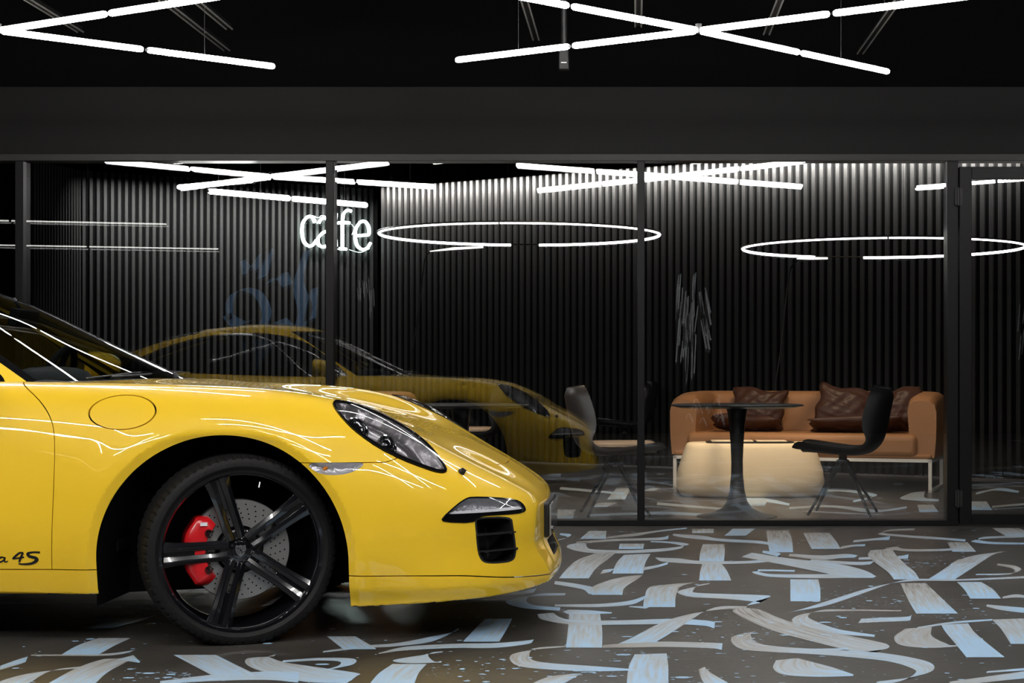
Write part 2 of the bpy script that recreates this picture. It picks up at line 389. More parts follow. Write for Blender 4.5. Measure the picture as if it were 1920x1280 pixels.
def d_hood(S):
    x, Y, z = FX(S); side = (Y - YH(x)); front = x - (.925 - .25 * Y * Y); back = -(x + .95 * Y * Y + .345)
    return smax(smax(side, front, .08), back, .002)
def d_cowl(S):
    x, Y, z = FX(S); return np.maximum.reduce([x + .95 * Y * Y + .345, Y - .60, -(x + .95 * Y * Y + .9)])
def d_door(S): x, Y, z = FX(S); return np.maximum(polyd(x, z, doorp), .45 - Y)
ZSM = pchip([0, .55, .60, .66, .78], [.637, .637, .652, .69, .80])
def d_bump(S): x, Y, z = FX(S); return np.maximum(z - ZSM(x), -x)
def d_mouth(S):
    x, Y, z = FX(S); return np.maximum.reduce([Y - .20, z - .300, .240 - z, .6 - x])
# drop the openings
S1 = clip(S0, -(d_head(S0) - .0015)); S1 = clip(S1, -d_mark(S1)); S1 = clip(S1, -d_fog(S1)); S1 = clip(S1, -d_int(S1)); S1 = clip(S1, -d_mouth(S1))
G = 0.0016
def both(name, S, m, t=.012, parent=None, extra=None, lab=None):
    out = []
    for k in (0, 1):
        o = put(name, S if k == 0 else mirror(S), m, parent or CAR, t); out.append(o)
        if lab: o['label'] = lab
    return out
def whole(name, S, m, t=.012, parent=None): return put(name, join(S, mirror(S)), m, parent or CAR, 0) if not t else put_whole(name, S, m, t, parent)
def put_whole(name, S, m, t, parent=None):
    mid = np.abs(S.V[:, 1]) < 1e-6
    Sr = rim(S, t)                       # the wall along the middle line is dropped
    k = np.abs(Sr.V[:, 1]) < 1e-6; drop = k[Sr.T].all(1); Sr = compact(Surf(Sr.V, Sr.N, Sr.T[~drop]))
    return put(name, join(Sr, mirror(Sr)), m, parent or CAR)
hood = clip(S1, d_hood(S1) + G); put_whole('hood', hood, M_PAINT, .012)
rest = clip(S1, -(d_hood(S1) - G))
cowl = clip(rest, d_cowl(rest)); put_whole('cowl', cowl, M_BLK, .01)
rest = clip(rest, -d_cowl(rest))
door = clip(rest, d_door(rest) + G); both('door', door, M_PAINT)
rest = clip(rest, -(d_door(rest) - G))
fuel = clip(rest, d_fuel(rest) + G)
bump = clip(rest, d_bump(rest) + G); put_whole('front_bumper', bump, M_PAINT, .012)
rest = clip(rest, -(d_bump(rest) - G))
fend = clip(rest, -(rest.V[:, 0] + 1.2)); put('front_fender', mirror(fend), M_PAINT, CAR, .012)
fend = clip(fend, -(d_fuel(fend) - G)); put('front_fender', fend, M_PAINT, CAR, .012)
quarter = clip(rest, rest.V[:, 0] + 1.2)
qx = quarter.V[:, 0]
rb = clip(quarter, np.maximum(qx + 2.92, quarter.V[:, 2] - .62) + G); put_whole('rear_bumper', rb, M_PAINT, .012)
qr = clip(quarter, -(np.maximum(qx + 2.92, quarter.V[:, 2] - .62) - G)); put_whole('rear_body', qr, M_PAINT, .012)
put('fuel_flap', fuel, M_PAINT, CAR, .012)
# dark inner shell behind all gaps and openings
L = offset(S0, -.0125)
L = clip(L, -np.minimum.reduce([d_head(L) + .004, d_fog(L) + .004, d_int(L) + .004, d_mouth(L) + .004, d_mark(L) + .002]))
put('inner_shell', join(L, mirror(L)), M_LINER, CAR)
# sill, spoiler lip
K0 = clip(K0, np.where(K0.N[:, 2] < -.97, .01, -.01))
lip = clip(K0, -(K0.V[:, 0] - .2)); put_whole('spoiler_lip', lip, M_PAINT, .012)
sill = clip(K0, np.abs(K0.V[:, 0] + 1.22) - .95); both('sill', sill, M_PAINT)
tailp = clip(K0, K0.V[:, 0] + 2.7); put_whole('rear_valance', tailp, M_BLK, .012)

# ---- recessed lamps
def bowl(S, field, depth, soft, m, name, parent, base=.001):
    d = field(S); k = np.clip(-d / soft, 0, 1); k = k * k * (3 - 2 * k)
    V = S.V - S.N * (base + depth * k)[:, None]
    T = S.T
    fn = np.cross(V[T[:, 1]] - V[T[:, 0]], V[T[:, 2]] - V[T[:, 0]]); N = np.zeros_like(V)
    for a in range(3): np.add.at(N, T[:, a], fn)
    N /= np.maximum(np.linalg.norm(N, axis=1), 1e-12)[:, None]
    return mk(name, V, T, m, parent, normals=N)
M_HLBOWL = mat('lamp_bowl_smoke', (0.19, 0.18, 0.185), 0.22, 0.6)
M_FACET = mat('lamp_reflector', (0.70, 0.70, 0.73), 0.2, 0.55, bump=1.0, bscale=55)
for side in (0, 1):
    hs = clip(S0, d_head(S0)); hs = hs if side == 0 else mirror(hs)
    hb = bowl(hs, d_head, .055, .035, M_HLBOWL, 'headlight', CAR)
    dh = d_head(hs)
    bulge = .004 + .010 * np.clip(-dh / .05, 0, 1)
    V = hs.V + hs.N * bulge[:, None]; put('lens', Surf(V, hs.N, hs.T), M_LENS, hb)
    ringS = clip(offset(hs, .0045), -(d_head(hs) + .007)); put('seal', rim(ringS, .006), M_GLOSSBLK, hb)
    sg = -1 if side == 0 else 1
    for (cx, cz, rr) in ((.455, .775, .036), (.565, .712, .030)):
        q = np.argmin((hs.V[:, 0] - cx) ** 2 + (hs.V[:, 2] - cz) ** 2); N = Vector(hs.N[q]); P = Vector(hs.V[q]) - N * .034
        D = (N + Vector((.45, 0, -.1))).normalized(); Mx = Matrix.Translation(P) @ D.to_track_quat('Z', 'Y').to_matrix().to_4x4()
        b = B(); b.lathe([(rr + .004, -.03), (rr + .008, .004), (rr + .009, .012), (rr + .004, .014), (rr, .008), (rr * .98, 0)], 32, Mx); b.build('projector_ring', M_CHROME, hb)
        b = B(); b.lathe([(rr, .002), (rr * .85, .012), (rr * .5, .019), (0, .021)], 28, Mx); b.build('bulb_glass', M_GLOSSBLK, hb)
    # light guide strip along the upper edge
    fs = clip(offset(hs, -.006), np.abs(d_head(hs) + .017) - .0035); fs = clip(fs, np.abs(fs.V[:, 0] - .535) - .10); fs = clip(fs, np.abs(fs.V[:, 1]) - .675); put('light_guide', fs, mat('lamp_white', (.85, .85, .87), .3), hb)
    ms = clip(S0, d_mark(S0)); ms = ms if side == 0 else mirror(ms)
    mb = bowl(ms, d_mark, .022, .012, M_FACET, 'side_marker', CAR)
    put('lens', offset(ms, .002), M_LENS, mb)
    b = B(); b.lathe([(0, 0), (.006, .002), (.007, .012), (.004, .018), (0, .02)], 12, Matrix.Translation((.345, sg * .872, .612)) @ Matrix.Rotation(R(60), 4, 'Y')); b.build('bulb', M_AMBER, mb)
    fs = clip(S0, d_fog(S0)); fs = fs if side == 0 else mirror(fs)
    fb = bowl(fs, d_fog, .030, .016, M_FACET, 'daytime_lamp', CAR)
    put('lens', offset(fs, .003), M_LENS, fb)
    lo = clip(offset(fs, -.001), -(.452 - .03 * (fs.V[:, 0] > 2) - fs.V[:, 2]) * 1.0); lo = clip(lo, d_fog(lo)); put('housing', lo, M_GLOSSBLK, fb)
    dd = d_fog(fs)
    bar = clip(offset(fs, -.004), np.maximum(np.abs(fs.V[:, 2] - .458) - .0055, dd + .008)); put('light_bar', rim(bar, .006), mat('lamp_white', (.85, .85, .87), .3), fb)
    seal = clip(offset(fs, .0035), -(dd + .005)); put('seal', rim(seal, .005), M_GLOSSBLK, fb)
    ins = clip(S0, d_int(S0)); ins = ins if side == 0 else mirror(ins)
    ib = bowl(ins, d_int, .11, .02, M_BLK, 'air_intake', CAR, .002)
    di = d_int(ins); fr = clip(offset(ins, .0005), -(di + .006)); put('frame', rim(fr, .02), M_BLK, ib)
    for zc, tilt in ((.372, 0), (.312, 0)):
        vn = clip(ins, np.abs(ins.V[:, 2] - zc) - .0045)
        # a blade: the strip of skin pulled out a little and given depth inwards
        V = vn.V + vn.N * .010; Vb = vn.V - vn.N * .05
        put('vane', rim(Surf(V, vn.N, vn.T), .05), M_BLK, ib)
# blade tips that run past the intake on to the pillar
# centre mouth
msf = clip(S0, d_mouth(S0)); mo = join(msf, mirror(msf))
def d_m2(S): return d_mouth(S)
cb = bowl(mo, d_m2, .09, .02, M_BLK, 'centre_intake', CAR, .002)
b = B()
b.tube([(1.07 - .1 * y * y, y, .268) for y in np.linspace(-.19, .19, 17)], .004, 6)
b.build('grille_bar', M_BLK, cb)
# plate holder and plate at the nose
b = B(); b.box(1.07, 1.105, -.262, .262, .315, .448); ph = b.build('plate_holder', M_BLK, CAR, bevel=.008)
b = B(); b.box(1.105, 1.112, -.258, .258, .320, .440); b.build('plate', mat('plate_smoke', (.25, .25, .26), .12, coat=1), ph, bevel=.003)
b = B(); b.tube([(1.112, -.235, .345), (1.120, -.235, .345)], .013, 16); b.build('badge', M_GLOSSBLK, ph)
# washer nozzles
for sg in (-1, 1):
    b = B(); b.lathe([(.013, -.01), (.013, .004), (.009, .011), (.004, .013), (0, .013)], 16, Matrix.Translation((.812, sg * .708, .594)) @ Matrix.Rotation(R(35), 4, 'Y') @ Matrix.Rotation(R(-25 * sg), 4, 'X'))
    b.box(-.006, .012, -.006, .006, .008, .016, Matrix.Translation((.812, sg * .708, .594)) @ Matrix.Rotation(R(35), 4, 'Y')); b.build('washer_nozzle', M_BLK, CAR)

# ---- greenhouse: roof shell, glass
G0 = surface_net(f_green, (-3.5, -.82, .86), (-.1, .03, 1.40), .012); G0 = clip(G0, G0.V[:, 1]); G0.N[np.abs(G0.V[:, 1]) < 1e-6, 1] = 0
G0 = clip(G0, .875 - G0.V[:, 2])
G0 = clip(G0, -(f_body(*G0.V.T) + .012))
swp = smooth_loop(SIDEWIN, 1)
def d_wind(S):
    x, Y, z = FX(S); xx = x + .95 * Y * Y; dz = z - .905
    return np.maximum.reduce([Y - (.602 - .5 * dz + .20 * dz * dz), -1.165 - xx + .0 * x, ])
def d_side(S): x, Y, z = FX(S); return np.where(Y > .30, polyd(x, z, swp), 1)
def d_back(S): x, Y, z = FX(S); return np.maximum.reduce([Y - (.50 + .12 * (1.2 - z)), x + 2.02 + .3 * Y * Y, -2.86 - x])
def gclip(S, f, k=-1): return clip(S, f(S) if k < 0 else -f(S))
roof = clip(G0, -d_wind(G0)); roof = clip(roof, -d_side(roof)); roof = clip(roof, -d_back(roof))
put_whole('roof', roof, M_PAINT, .02)
RL = offset(roof, -.022); put('roof_lining', join(RL, mirror(RL)), M_TRIM, CAR)
ws = clip(offset(G0, -.004), d_wind(G0)); gl = put('windshield', join(ws, mirror(ws)), M_CARGLASS, CAR)
band = clip(offset(G0, -.0025), np.maximum(d_wind(G0), -(d_wind(G0) + .022))); put('seal', join(band, mirror(band)), M_GLOSSBLK, gl)
bk = clip(offset(G0, -.004), d_back(G0)); gb = put('rear_window', join(bk, mirror(bk)), M_CARGLASS, CAR)
for k in (0, 1):
    sw = clip(offset(G0, -.004), d_side(G0)); sw = sw if k == 0 else mirror(sw); g2 = put('side_window', sw, M_CARGLASS, CAR)
    sb = clip(offset(G0, -.001), np.maximum(d_side(G0), -(d_side(G0) + .016))); sb = sb if k == 0 else mirror(sb); put('seal', sb, M_GLOSSBLK, g2)
    bp = clip(offset(G0, -.002), np.maximum(d_side(G0), np.abs(G0.V[:, 0] + 1.93) - .03)); bp = bp if k == 0 else mirror(bp); put('pillar_cover', bp, M_GLOSSBLK, g2)

# ---- door mirrors, handles
for sg in (-1, 1):
    b = B(); Mm = Matrix.Translation((-1.00, sg * .965, .975))
    prof = []
    for i in range(13):
        t = i / 12; prof.append((.002 + .10 * math.sin(math.pi * t) ** .6, 0))
    # shell: a rounded, forward swept pod
    V = []; n = 20; k = 14
    for i in range(k + 1):
        t = i / k; xx = -.055 + .13 * t; s = math.sqrt(max(0, 1 - t ** 2.2))
        for j in range(n):
            a = 2 * math.pi * j / n; ca, sa = math.cos(a), math.sin(a)
            V.append((xx, (abs(ca) ** .8) * math.copysign(1, ca) * .115 * s, (abs(sa) ** .8) * math.copysign(1, sa) * .072 * s + .006 * t))
    F = [(i * n + j, i * n + (j + 1) % n, (i + 1) * n + (j + 1) % n, (i + 1) * n + j) for i in range(k) for j in range(n)]
    b.add([tuple(Mm @ Vector(v)) for v in V], F); md = b.build('door_mirror', M_PAINT, CAR, weld=True)
    b = B(); b.lathe([(0, 0), (.9, 0), (1, .04)], 24, Mm @ Matrix.Translation((-.05, 0, 0)) @ Matrix.Diagonal((1, .11, .067, 1)) @ Matrix.Rotation(R(90), 4, 'Y')); b.build('mirror_glass', M_CHROME, md)
    b = B(); b.tube([(-.98, sg * .90, .935), (-.955, sg * .80, .915), (-.93, sg * .70, .91)], [.03, .022, .03], 12); b.build('mirror_arm', M_GLOSSBLK, md)
    b = B(); b.tube([(-1.52, sg * .893, .735), (-1.56, sg * .913, .74), (-1.66, sg * .915, .74), (-1.70, sg * .895, .735)], [.010, .014, .014, .010], 12); b.build('door_handle', M_PAINT, CAR)
# ---- wiper and cowl pieces
b = B(); b.tube([(-.545, -.40, .935), (-.46, -.20, .944), (-.43, .05, .945)], [.006, .005, .004], 8); b.tube([(-.60, -.52, .930), (-.50, -.28, .950), (-.44, .05, .955), (-.42, .25, .950)], .004, 6); b.build('wiper', M_BLK, CAR)
b = B(); b.tube([(-.40, -.02, .93), (-.41, -.02, .948)], .012, 10); b.tube([(-.41, -.02, .946), (-.44, .10, .952), (-.47, .35, .948)], .004, 8); b.build('wiper', M_BLK, CAR)
# ---- cabin
b = B(); b.box(-2.35, -.45, -.62, .62, .30, .34); b.box(-2.35, -.5, -.63, -.61, .34, .86); b.box(-2.35, -.5, .61, .63, .34, .86); b.box(-2.36, -2.34, -.62, .62, .34, .90); b.build('cabin_floor', M_TRIM, CAR)
b = B(); V = []; pr = [(-.50, .86), (-.60, .915), (-.74, .925), (-.86, .905), (-.93, .84), (-.90, .70), (-.80, .60), (-.5, .6)]
for y in (-.60, .60): V += [(x - .25 * abs(y) ** 2, y, z) for (x, z) in pr]
n = len(pr); V = [(x, -.60, z) for x, z in pr] + [(x, .60, z) for x, z in pr]
b.add(V, [tuple(range(n)), tuple(range(n, 2 * n))[::-1]] + [(i, (i + 1) % n, n + (i + 1) % n, n + i) for i in range(n)]); dash = b.build('dashboard', M_TRIM, CAR, bevel=.02)
b = B(); b.lathe([(0, .052), (.55, .045), (.85, .03), (1, 0), (1, -.03)], 28, Matrix.Translation((-.80, -.30, .925)) @ Matrix.Diagonal((.15, .19, 1.0, 1))); b.build('instrument_hood', M_GREYLEATHER, dash)
Mw = Matrix.Translation((-1.02, .34, .885)) @ Matrix.Rotation(R(-68), 4, 'Y')
b = B(); b.tube([tuple(Mw @ Vector((.18 * math.cos(a), .18 * math.sin(a), 0))) for a in np.linspace(0, 2 * math.pi, 41)[:-1]], .015, 8, close=True)
for a in (0, math.pi, 1.5 * math.pi): b.tube([tuple(Mw @ Vector((0, 0, .01))), tuple(Mw @ Vector((.17 * math.cos(a), .17 * math.sin(a), 0)))], .014, 8)
b.lathe([(0, .02), (.05, .015), (.06, 0)], 20, Mw); b.build('steering_wheel', M_TRIM, dash)
for sg in (-1, 1):
    b = B(); b.box(-1.75, -1.20, sg * .34 - .24, sg * .34 + .24, .34, .56)
    b.box(-.07, .07, -.23, .23, 0, .56, Matrix.Translation((-1.78, sg * .34, .50)) @ Matrix.Rotation(R(-18), 4, 'Y')); st = b.build('seat', M_TRIM, CAR, bevel=.05, seg=3)
    b = B(); b.box(-.05, .05, -.13, .13, 0, .19, Matrix.Translation((-1.965, sg * .34, 1.02)) @ Matrix.Rotation(R(-14), 4, 'Y')); b.build('headrest', M_GREYLEATHER, st, bevel=.04, seg=3)
b = B(); b.box(-.02, .02, -.11, .11, -.035, .035, Matrix.Translation((-1.02, 0, 1.17)) @ Matrix.Rotation(R(15), 4, 'Y')); b.tube([(-1.02, 0, 1.18), (-1.06, 0, 1.25)], .008, 6); b.build('rear_view_mirror', M_BLK, CAR, bevel=.012)
# ---- underbody and arch liners
for ub in ((-1.98, -.47, -.80, .80, .18, .24), (.46, .98, -.60, .60, .18, .25), (-3.3, -2.93, -.7, .7, .22, .3)): b = B(); b.box(*ub); b.build('underbody', M_LINER, CAR)
for (xc, zc, rr) in ARCH:
    for sg in (-1, 1):
        b = B(); V = []
        arc = [(rr + .004) * -1] ; P = [(-(rr + .006), -.16)] + [((rr + .006) * math.cos(a), (rr + .006) * math.sin(a)) for a in np.linspace(math.pi, 0, 33)] + [(rr + .006, -.12)]
        for Y in (.46, .842 if xc > -1 else .86):
            V += [(xc + p, sg * Y, zc + q) for p, q in P]
        n = len(P); F = [(i, i + 1, n + i + 1, n + i) for i in range(n - 1)]; F.append(tuple(range(n)))
        b.add(V, F); b.build('wheel_arch_liner', M_LINER, CAR)

# ---- wheels
M_RIM = mat('rim_gloss_black', (0.006, 0.006, 0.008), 0.10, coat=1.0, coat_rough=0.02)
def crest(parent):
    """shield badge with four quarters and stripes, 3D relief"""
    o = (-.0715)
    sh = [(-.0165, .018), (-.006, .0155), (0, .0185), (.006, .0155), (.0165, .018), (.0185, .004), (.014, -.010), (.007, -.018), (0, -.0225), (-.007, -.018), (-.014, -.010), (-.0185, .004)]
    b = B(); n = len(sh); b.add([(x, o, z) for x, z in sh] + [(x, o - .003, z) for x, z in sh], [tuple(range(n, 2 * n))] + [(i, (i + 1) % n, n + (i + 1) % n, n + i) for i in range(n)])
    cr = b.build('crest', M_SILVER, parent)
    b = B()
    def st(x0, x1, z0, z1): b.box(x0, x1, o - .0042, o - .003, z0, z1)
    for q in (-.0135, -.0085, -.0035): st(q, q + .0022, .002, .0125)
    for q in (.002, .007, .012): st(q, q + .0022, -.012 + (q - .002) * .5, -.002)
    st(-.0025, .0035, -.003, .003); st(.004, .014, .0035, .0045); st(.004, .014, .0075, .0085); st(.005, .013, .0115, .0125)
    st(-.013, -.004, -.004, -.003); st(-.012, -.004, -.008, -.007); st(-.009, -.003, -.012, -.011)
    b.build('crest_mark', M_GLOSSBLK, parent)
def make_wheel(name='wheel'):
    b = B()
    # rim: flange, barrel
    b.lathe([(0.2738, -.112), (0.2869, -.1175), (0.2889, -.1135), (0.2822, -.108)], 96, axis='y')
    b.lathe([(0.2869, -.1175), (0.2743, -.116), (0.2675, -.108), (0.2644, -.090), (0.2592, -.060), (0.2539, .0), (0.2571, .09), (0.2738, .11)], 96, axis='y')
    w = b.build(name, M_RIM, CAR)
    # tyre with cut shoulder blocks
    prof = [(.276, -.108), (.287, -.120), (.298, -.1255), (.312, -.1250), (.325, -.119), (.3320, -.1085), (.3352, -.096), (.3372, -.080), (.3380, -.050), (.3380, .050), (.3372, .080), (.3352, .096), (.3320, .1085), (.310, .1255), (.290, .125), (.276, .108)]
    n = 288; V = []; F = []
    for i, (r, h) in enumerate(prof):
        for j in range(n):
            a = 2 * math.pi * j / n; rr = r
            if 4 <= i <= 12 and j % 4 == 0 and i not in (8, 9): rr -= .0045
            V.append((rr * math.cos(a), h, rr * math.sin(a)))
    for i in range(len(prof) - 1):
        for j in range(n): F.append((i * n + j, i * n + (j + 1) % n, (i + 1) * n + (j + 1) % n, (i + 1) * n + j))
    V = [(x, y, max(z, -.3260)) for (x, y, z) in V]      # the tyre flattens where it stands
    b = B(); b.add(V, F); ty = b.build('tyre', M_RUB, w, angle=28)
    for k in range(5):
        a0 = R(37 + 72 * k)
        b = B()
        for s in (-1, 1):
            # bar outline in (r, t), front depth y by r
            st = [(.040, .003, .034), (.075, .0045, .0375), (.12, .0060, .0375), (.18, .0070, .0385), (.230, .0065, .0420), (.2700, .0050, .0480)]
            V = []
            for (r, t0, t1) in st:
                yf = -.070 - .036 * ((r - .04) / .215) ** 1.3
                mid = (t0 + t1) / 2
                for (t, y) in ((t0, yf + .006), (mid, yf - .002), (t1, yf + .007), (t1 - .003, yf + .040), (t0 + .002, yf + .036)):
                    t = t * s; V.append((r * math.cos(a0) - t * math.sin(a0), y, r * math.sin(a0) + t * math.cos(a0)))
            m = 5; F = [(i * m + j, i * m + (j + 1) % m, (i + 1) * m + (j + 1) % m, (i + 1) * m + j) for i in range(len(st) - 1) for j in range(m)]
            F += [tuple(range(m)), tuple(range((len(st) - 1) * m, len(st) * m))]
            b.add(V, F)
        # web bridging the two bars near rim and near hub
        def web(r0, r1, hw, d):
            V = []
            for r in (r0, r1):
                yf = -.070 - .036 * ((r - .04) / .215) ** 1.3 + d
                for t, y in ((-hw, yf), (hw, yf), (hw, yf + .025), (-hw, yf + .025)): V.append((r * math.cos(a0) - t * math.sin(a0), y, r * math.sin(a0) + t * math.cos(a0)))
            b.add(V, [(0, 1, 5, 4), (1, 2, 6, 5), (2, 3, 7, 6), (3, 0, 4, 7), (0, 3, 2, 1), (4, 5, 6, 7)])
        web(.150, .266, .0105, .012); web(.040, .070, .012, .010)
        b.build('spoke', M_RIM, w, bevel=.0025, seg=2)
    b = B(); b.lathe([(0, -.064), (.030, -.064), (.040, -.062), (.052, -.058), (.072, -.050), (.082, -.030), (.084, .02)], 60, axis='y'); b.build('hub', M_RIM, w)
    b = B(); b.lathe([(0, -.0712), (.024, -.0712), (.0315, -.069), (.0335, -.062)], 40, axis='y'); cc = b.build('centre_cap', M_RIM, w); crest(w)
    for k in range(5):
        a = R(37 + 36 + 72 * k); b = B(); Mx = Matrix.Translation((.059 * math.cos(a), 0, .059 * math.sin(a)))
        b.lathe([(.0165, -.058), (.0165, -.064), (.0145, -.064), (.0140, -.058)], 24, Mx, axis='y'); b.lathe([(0, -.062), (.008, -.062), (.0105, -.060), (.0105, -.045)], 6, Mx, axis='y'); b.build('wheel_bolt', M_RIM, w)
    a = R(75); b = B(); b.tube([(.248 * math.cos(a), -.090, .248 * math.sin(a)), (.228 * math.cos(a), -.098, .228 * math.sin(a))], .0035, 8); b.build('valve', M_SILVER, w)
    return w
def copy_part(o, parent):
    c = o.copy(); COL.objects.link(c); c.parent = parent
    for ch in list(o.children): copy_part(ch, c)
    return c
STEER = 22.0
ZW = .3265
wh = make_wheel()
for i, (x, sg, st) in enumerate(((-.008, -1, STEER), (-.008, 1, STEER), (-2.455, -1, 0), (-2.455, 1, 0))):
    w = wh if i == 0 else copy_part(wh, CAR)
    w.location = (x + (.028 if i == 0 else 0), sg * (.765 if x > -1 else .79), (ZW)); w.rotation_euler = (0, 0, R(st + (180 if sg > 0 else 0)))
def brakes(x, sg, st):
    Mb = Matrix.Translation((x, sg * .765, ZW)) @ Matrix.Rotation(R(st + (180 if sg > 0 else 0)), 4, 'Z')
    b = B(); b.lathe([(.085, -.040), (.176, -.040), (.178, -.036), (.178, -.010), (.085, -.010)], 72, Mb, axis='y'); b.cur = 1
    for ring, r in enumerate((.112, .128, .144, .160)):
        for k in range(30):
            a = 2 * math.pi * (k + ring * .27) / 30; b.lathe([(0, -.0403), (.0030, -.0403)], 8, Mb @ Matrix.Translation((r * math.cos(a), 0, r * math.sin(a))), axis='y')
    b.build('brake_disc', [M_DISC, M_LINER], CAR)
    b = B()
    # caliper: an arc block hugging the rear of the disc with lobes for the pistons
    V = []; n = 26; a0, a1 = R(132), R(228)
    for i in range(n + 1):
        t = i / n; a = a0 + (a1 - a0) * t; e = min(1, min(t, 1 - t) * 7 + .25); lob = .006 * math.cos(t * 6 * math.pi)
        r0 = .120 - .004 * e; r1 = .150 + .044 * e + lob * .5; yf = -.050 - .022 * e
        for (r, y) in ((r0, -.044), (r0 + .006, yf), ((r0 + r1) / 2, yf - .004), (r1 - .012, yf + .004), (r1, yf + .016), (r1, .02), (r0, .02)):
            V.append(tuple(Mb @ Vector((r * math.cos(a), y, r * math.sin(a)))))
    m = 7; F = [(i * m + j, i * m + (j + 1) % m, (i + 1) * m + (j + 1) % m, (i + 1) * m + j) for i in range(n) for j in range(m)] + [tuple(range(m)), tuple(range(n * m, (n + 1) * m))]
    b.add(V, F); cal = b.build('brake_caliper', M_RED, CAR, bevel=.002)
    for a in (R(150), R(210)):
        b = B(); Mx = Mb @ Matrix.Translation((.128 * math.cos(a), 0, .128 * math.sin(a))); b.lathe([(0, -.084), (.006, -.084), (.007, -.078)], 16, Mx, axis='y'); b.lathe([(.010, -.078), (.010, -.081), (.0135, -.081), (.0135, -.070)], 24, Mx, axis='y')
        b.build('caliper_pin', M_GLOSSBLK, cal)
    b = B(); b.box(-.012, .012, -.0795, -.0775, -.006, .006, Mb @ Matrix.Translation((.160 * math.cos(R(143)), 0, .160 * math.sin(R(143)))) ); b.build('caliper_badge', mat('white_print', (.8, .8, .8), .5), cal)
for x, sg, st in ((.020, -1, STEER), (-.008, 1, STEER), (-2.455, -1, 0), (-2.455, 1, 0)): brakes(x, sg, st)
b = B(); b.tube([(-.0, -.6, .34), (-.0, .6, .34)], .035, 12); b.tube([(-2.455, -.65, .34), (-2.455, .65, .34)], .045, 12); b.build('axle', M_LINER, CAR)

# ---- script lettering on the doors: model script by the front lower corner
def ribbon_letters(strokes, x0, z0, s, m, name, parent, sg=-1):
    bmh = BVHTree.FromPolygons([tuple(v) for v in DS.V], [tuple(int(i) for i in t) for t in DS.T])
    b = B()
    for st in strokes:
        P = catmull([(p[0], p[1], p[2]) for p in st], 7); V = []
        for i, (u, v, w) in enumerate(P):
            a = P[max(i - 1, 0)]; c = P[min(i + 1, len(P) - 1)]; dx, dz = c[0] - a[0], c[1] - a[1]; L = math.hypot(dx, dz) or 1; nx, nz = -dz / L, dx / L
            for q in (-1, 1):
                X = x0 + s * (u + q * nx * w * .75); Z = z0 + s * .86 * (v + q * nz * w * .75)
                loc, nrm, _, _ = bmh.ray_cast(Vector((X, -1.3, Z)), Vector((0, 1, 0)))
                y = (loc.y if loc else -.87) - .0012; V.append((X, y if sg < 0 else -y, Z))
        b.add(V, [(2 * i, 2 * i + 1, 2 * i + 3, 2 * i + 2) for i in range(len(P) - 1)])
    b.build(name, m, parent, smooth=False)
DS = door
let_C = [[(.95, .85, .10), (.6, 1.0, .14), (.12, .55, .16), (.15, .1, .16), (.6, -.02, .12), (.95, .18, .06)]]
let_a = lambda o: [[(o + .62, .48, .10), (o + .30, .50, .12), (o + .08, .22, .13), (o + .22, .0, .12), (o + .55, .2, .10), (o + .68, .50, .10), (o + .60, .12, .12), (o + .78, .0, .09), (o + .95, .12, .05)]]
let_r = lambda o: [[(o + .05, .40, .05), (o + .22, .52, .10), (o + .18, .0, .12)], [(o + .20, .28, .09), (o + .42, .52, .12), (o + .62, .44, .10)]]
let_e = lambda o: [[(o + .1, .26, .09), (o + .45, .34, .10), (o + .45, .52, .10), (o + .18, .46, .12), (o + .1, .12, .13), (o + .35, -.02, .10), (o + .62, .14, .05)]]
let_4 = lambda o: [[(o + .95, 1.02, .10), (o + .55, .95, .14), (o + .02, .42, .14), (o + .12, .36, .10), (o + .85, .50, .12), (o + 1.0, .52, .08)], [(o + .92, 1.00, .12), (o + .72, .55, .14), (o + .52, -.02, .12)]]
let_S = lambda o: [[(o + 1.85, 1.05, .14), (o + 1.2, 1.06, .13), (o + .72, .92, .18), (o + .85, .62, .20), (o + 1.40, .45, .22), (o + 1.50, .18, .22), (o + 1.0, -.16, .18), (o + .2, -.24, .13), (o - .20, -.17, .10)]]
strokes = let_C + let_a(1.0) + let_r(1.95) + let_r(2.6) + let_e(3.25) + let_r(3.9) + let_a(4.65) + let_4(6.1) + let_S(6.75)
for sg in (-1,): ribbon_letters(strokes, -.974, .2885, .0380, M_GLOSSBLK, 'model_script', CAR, sg)
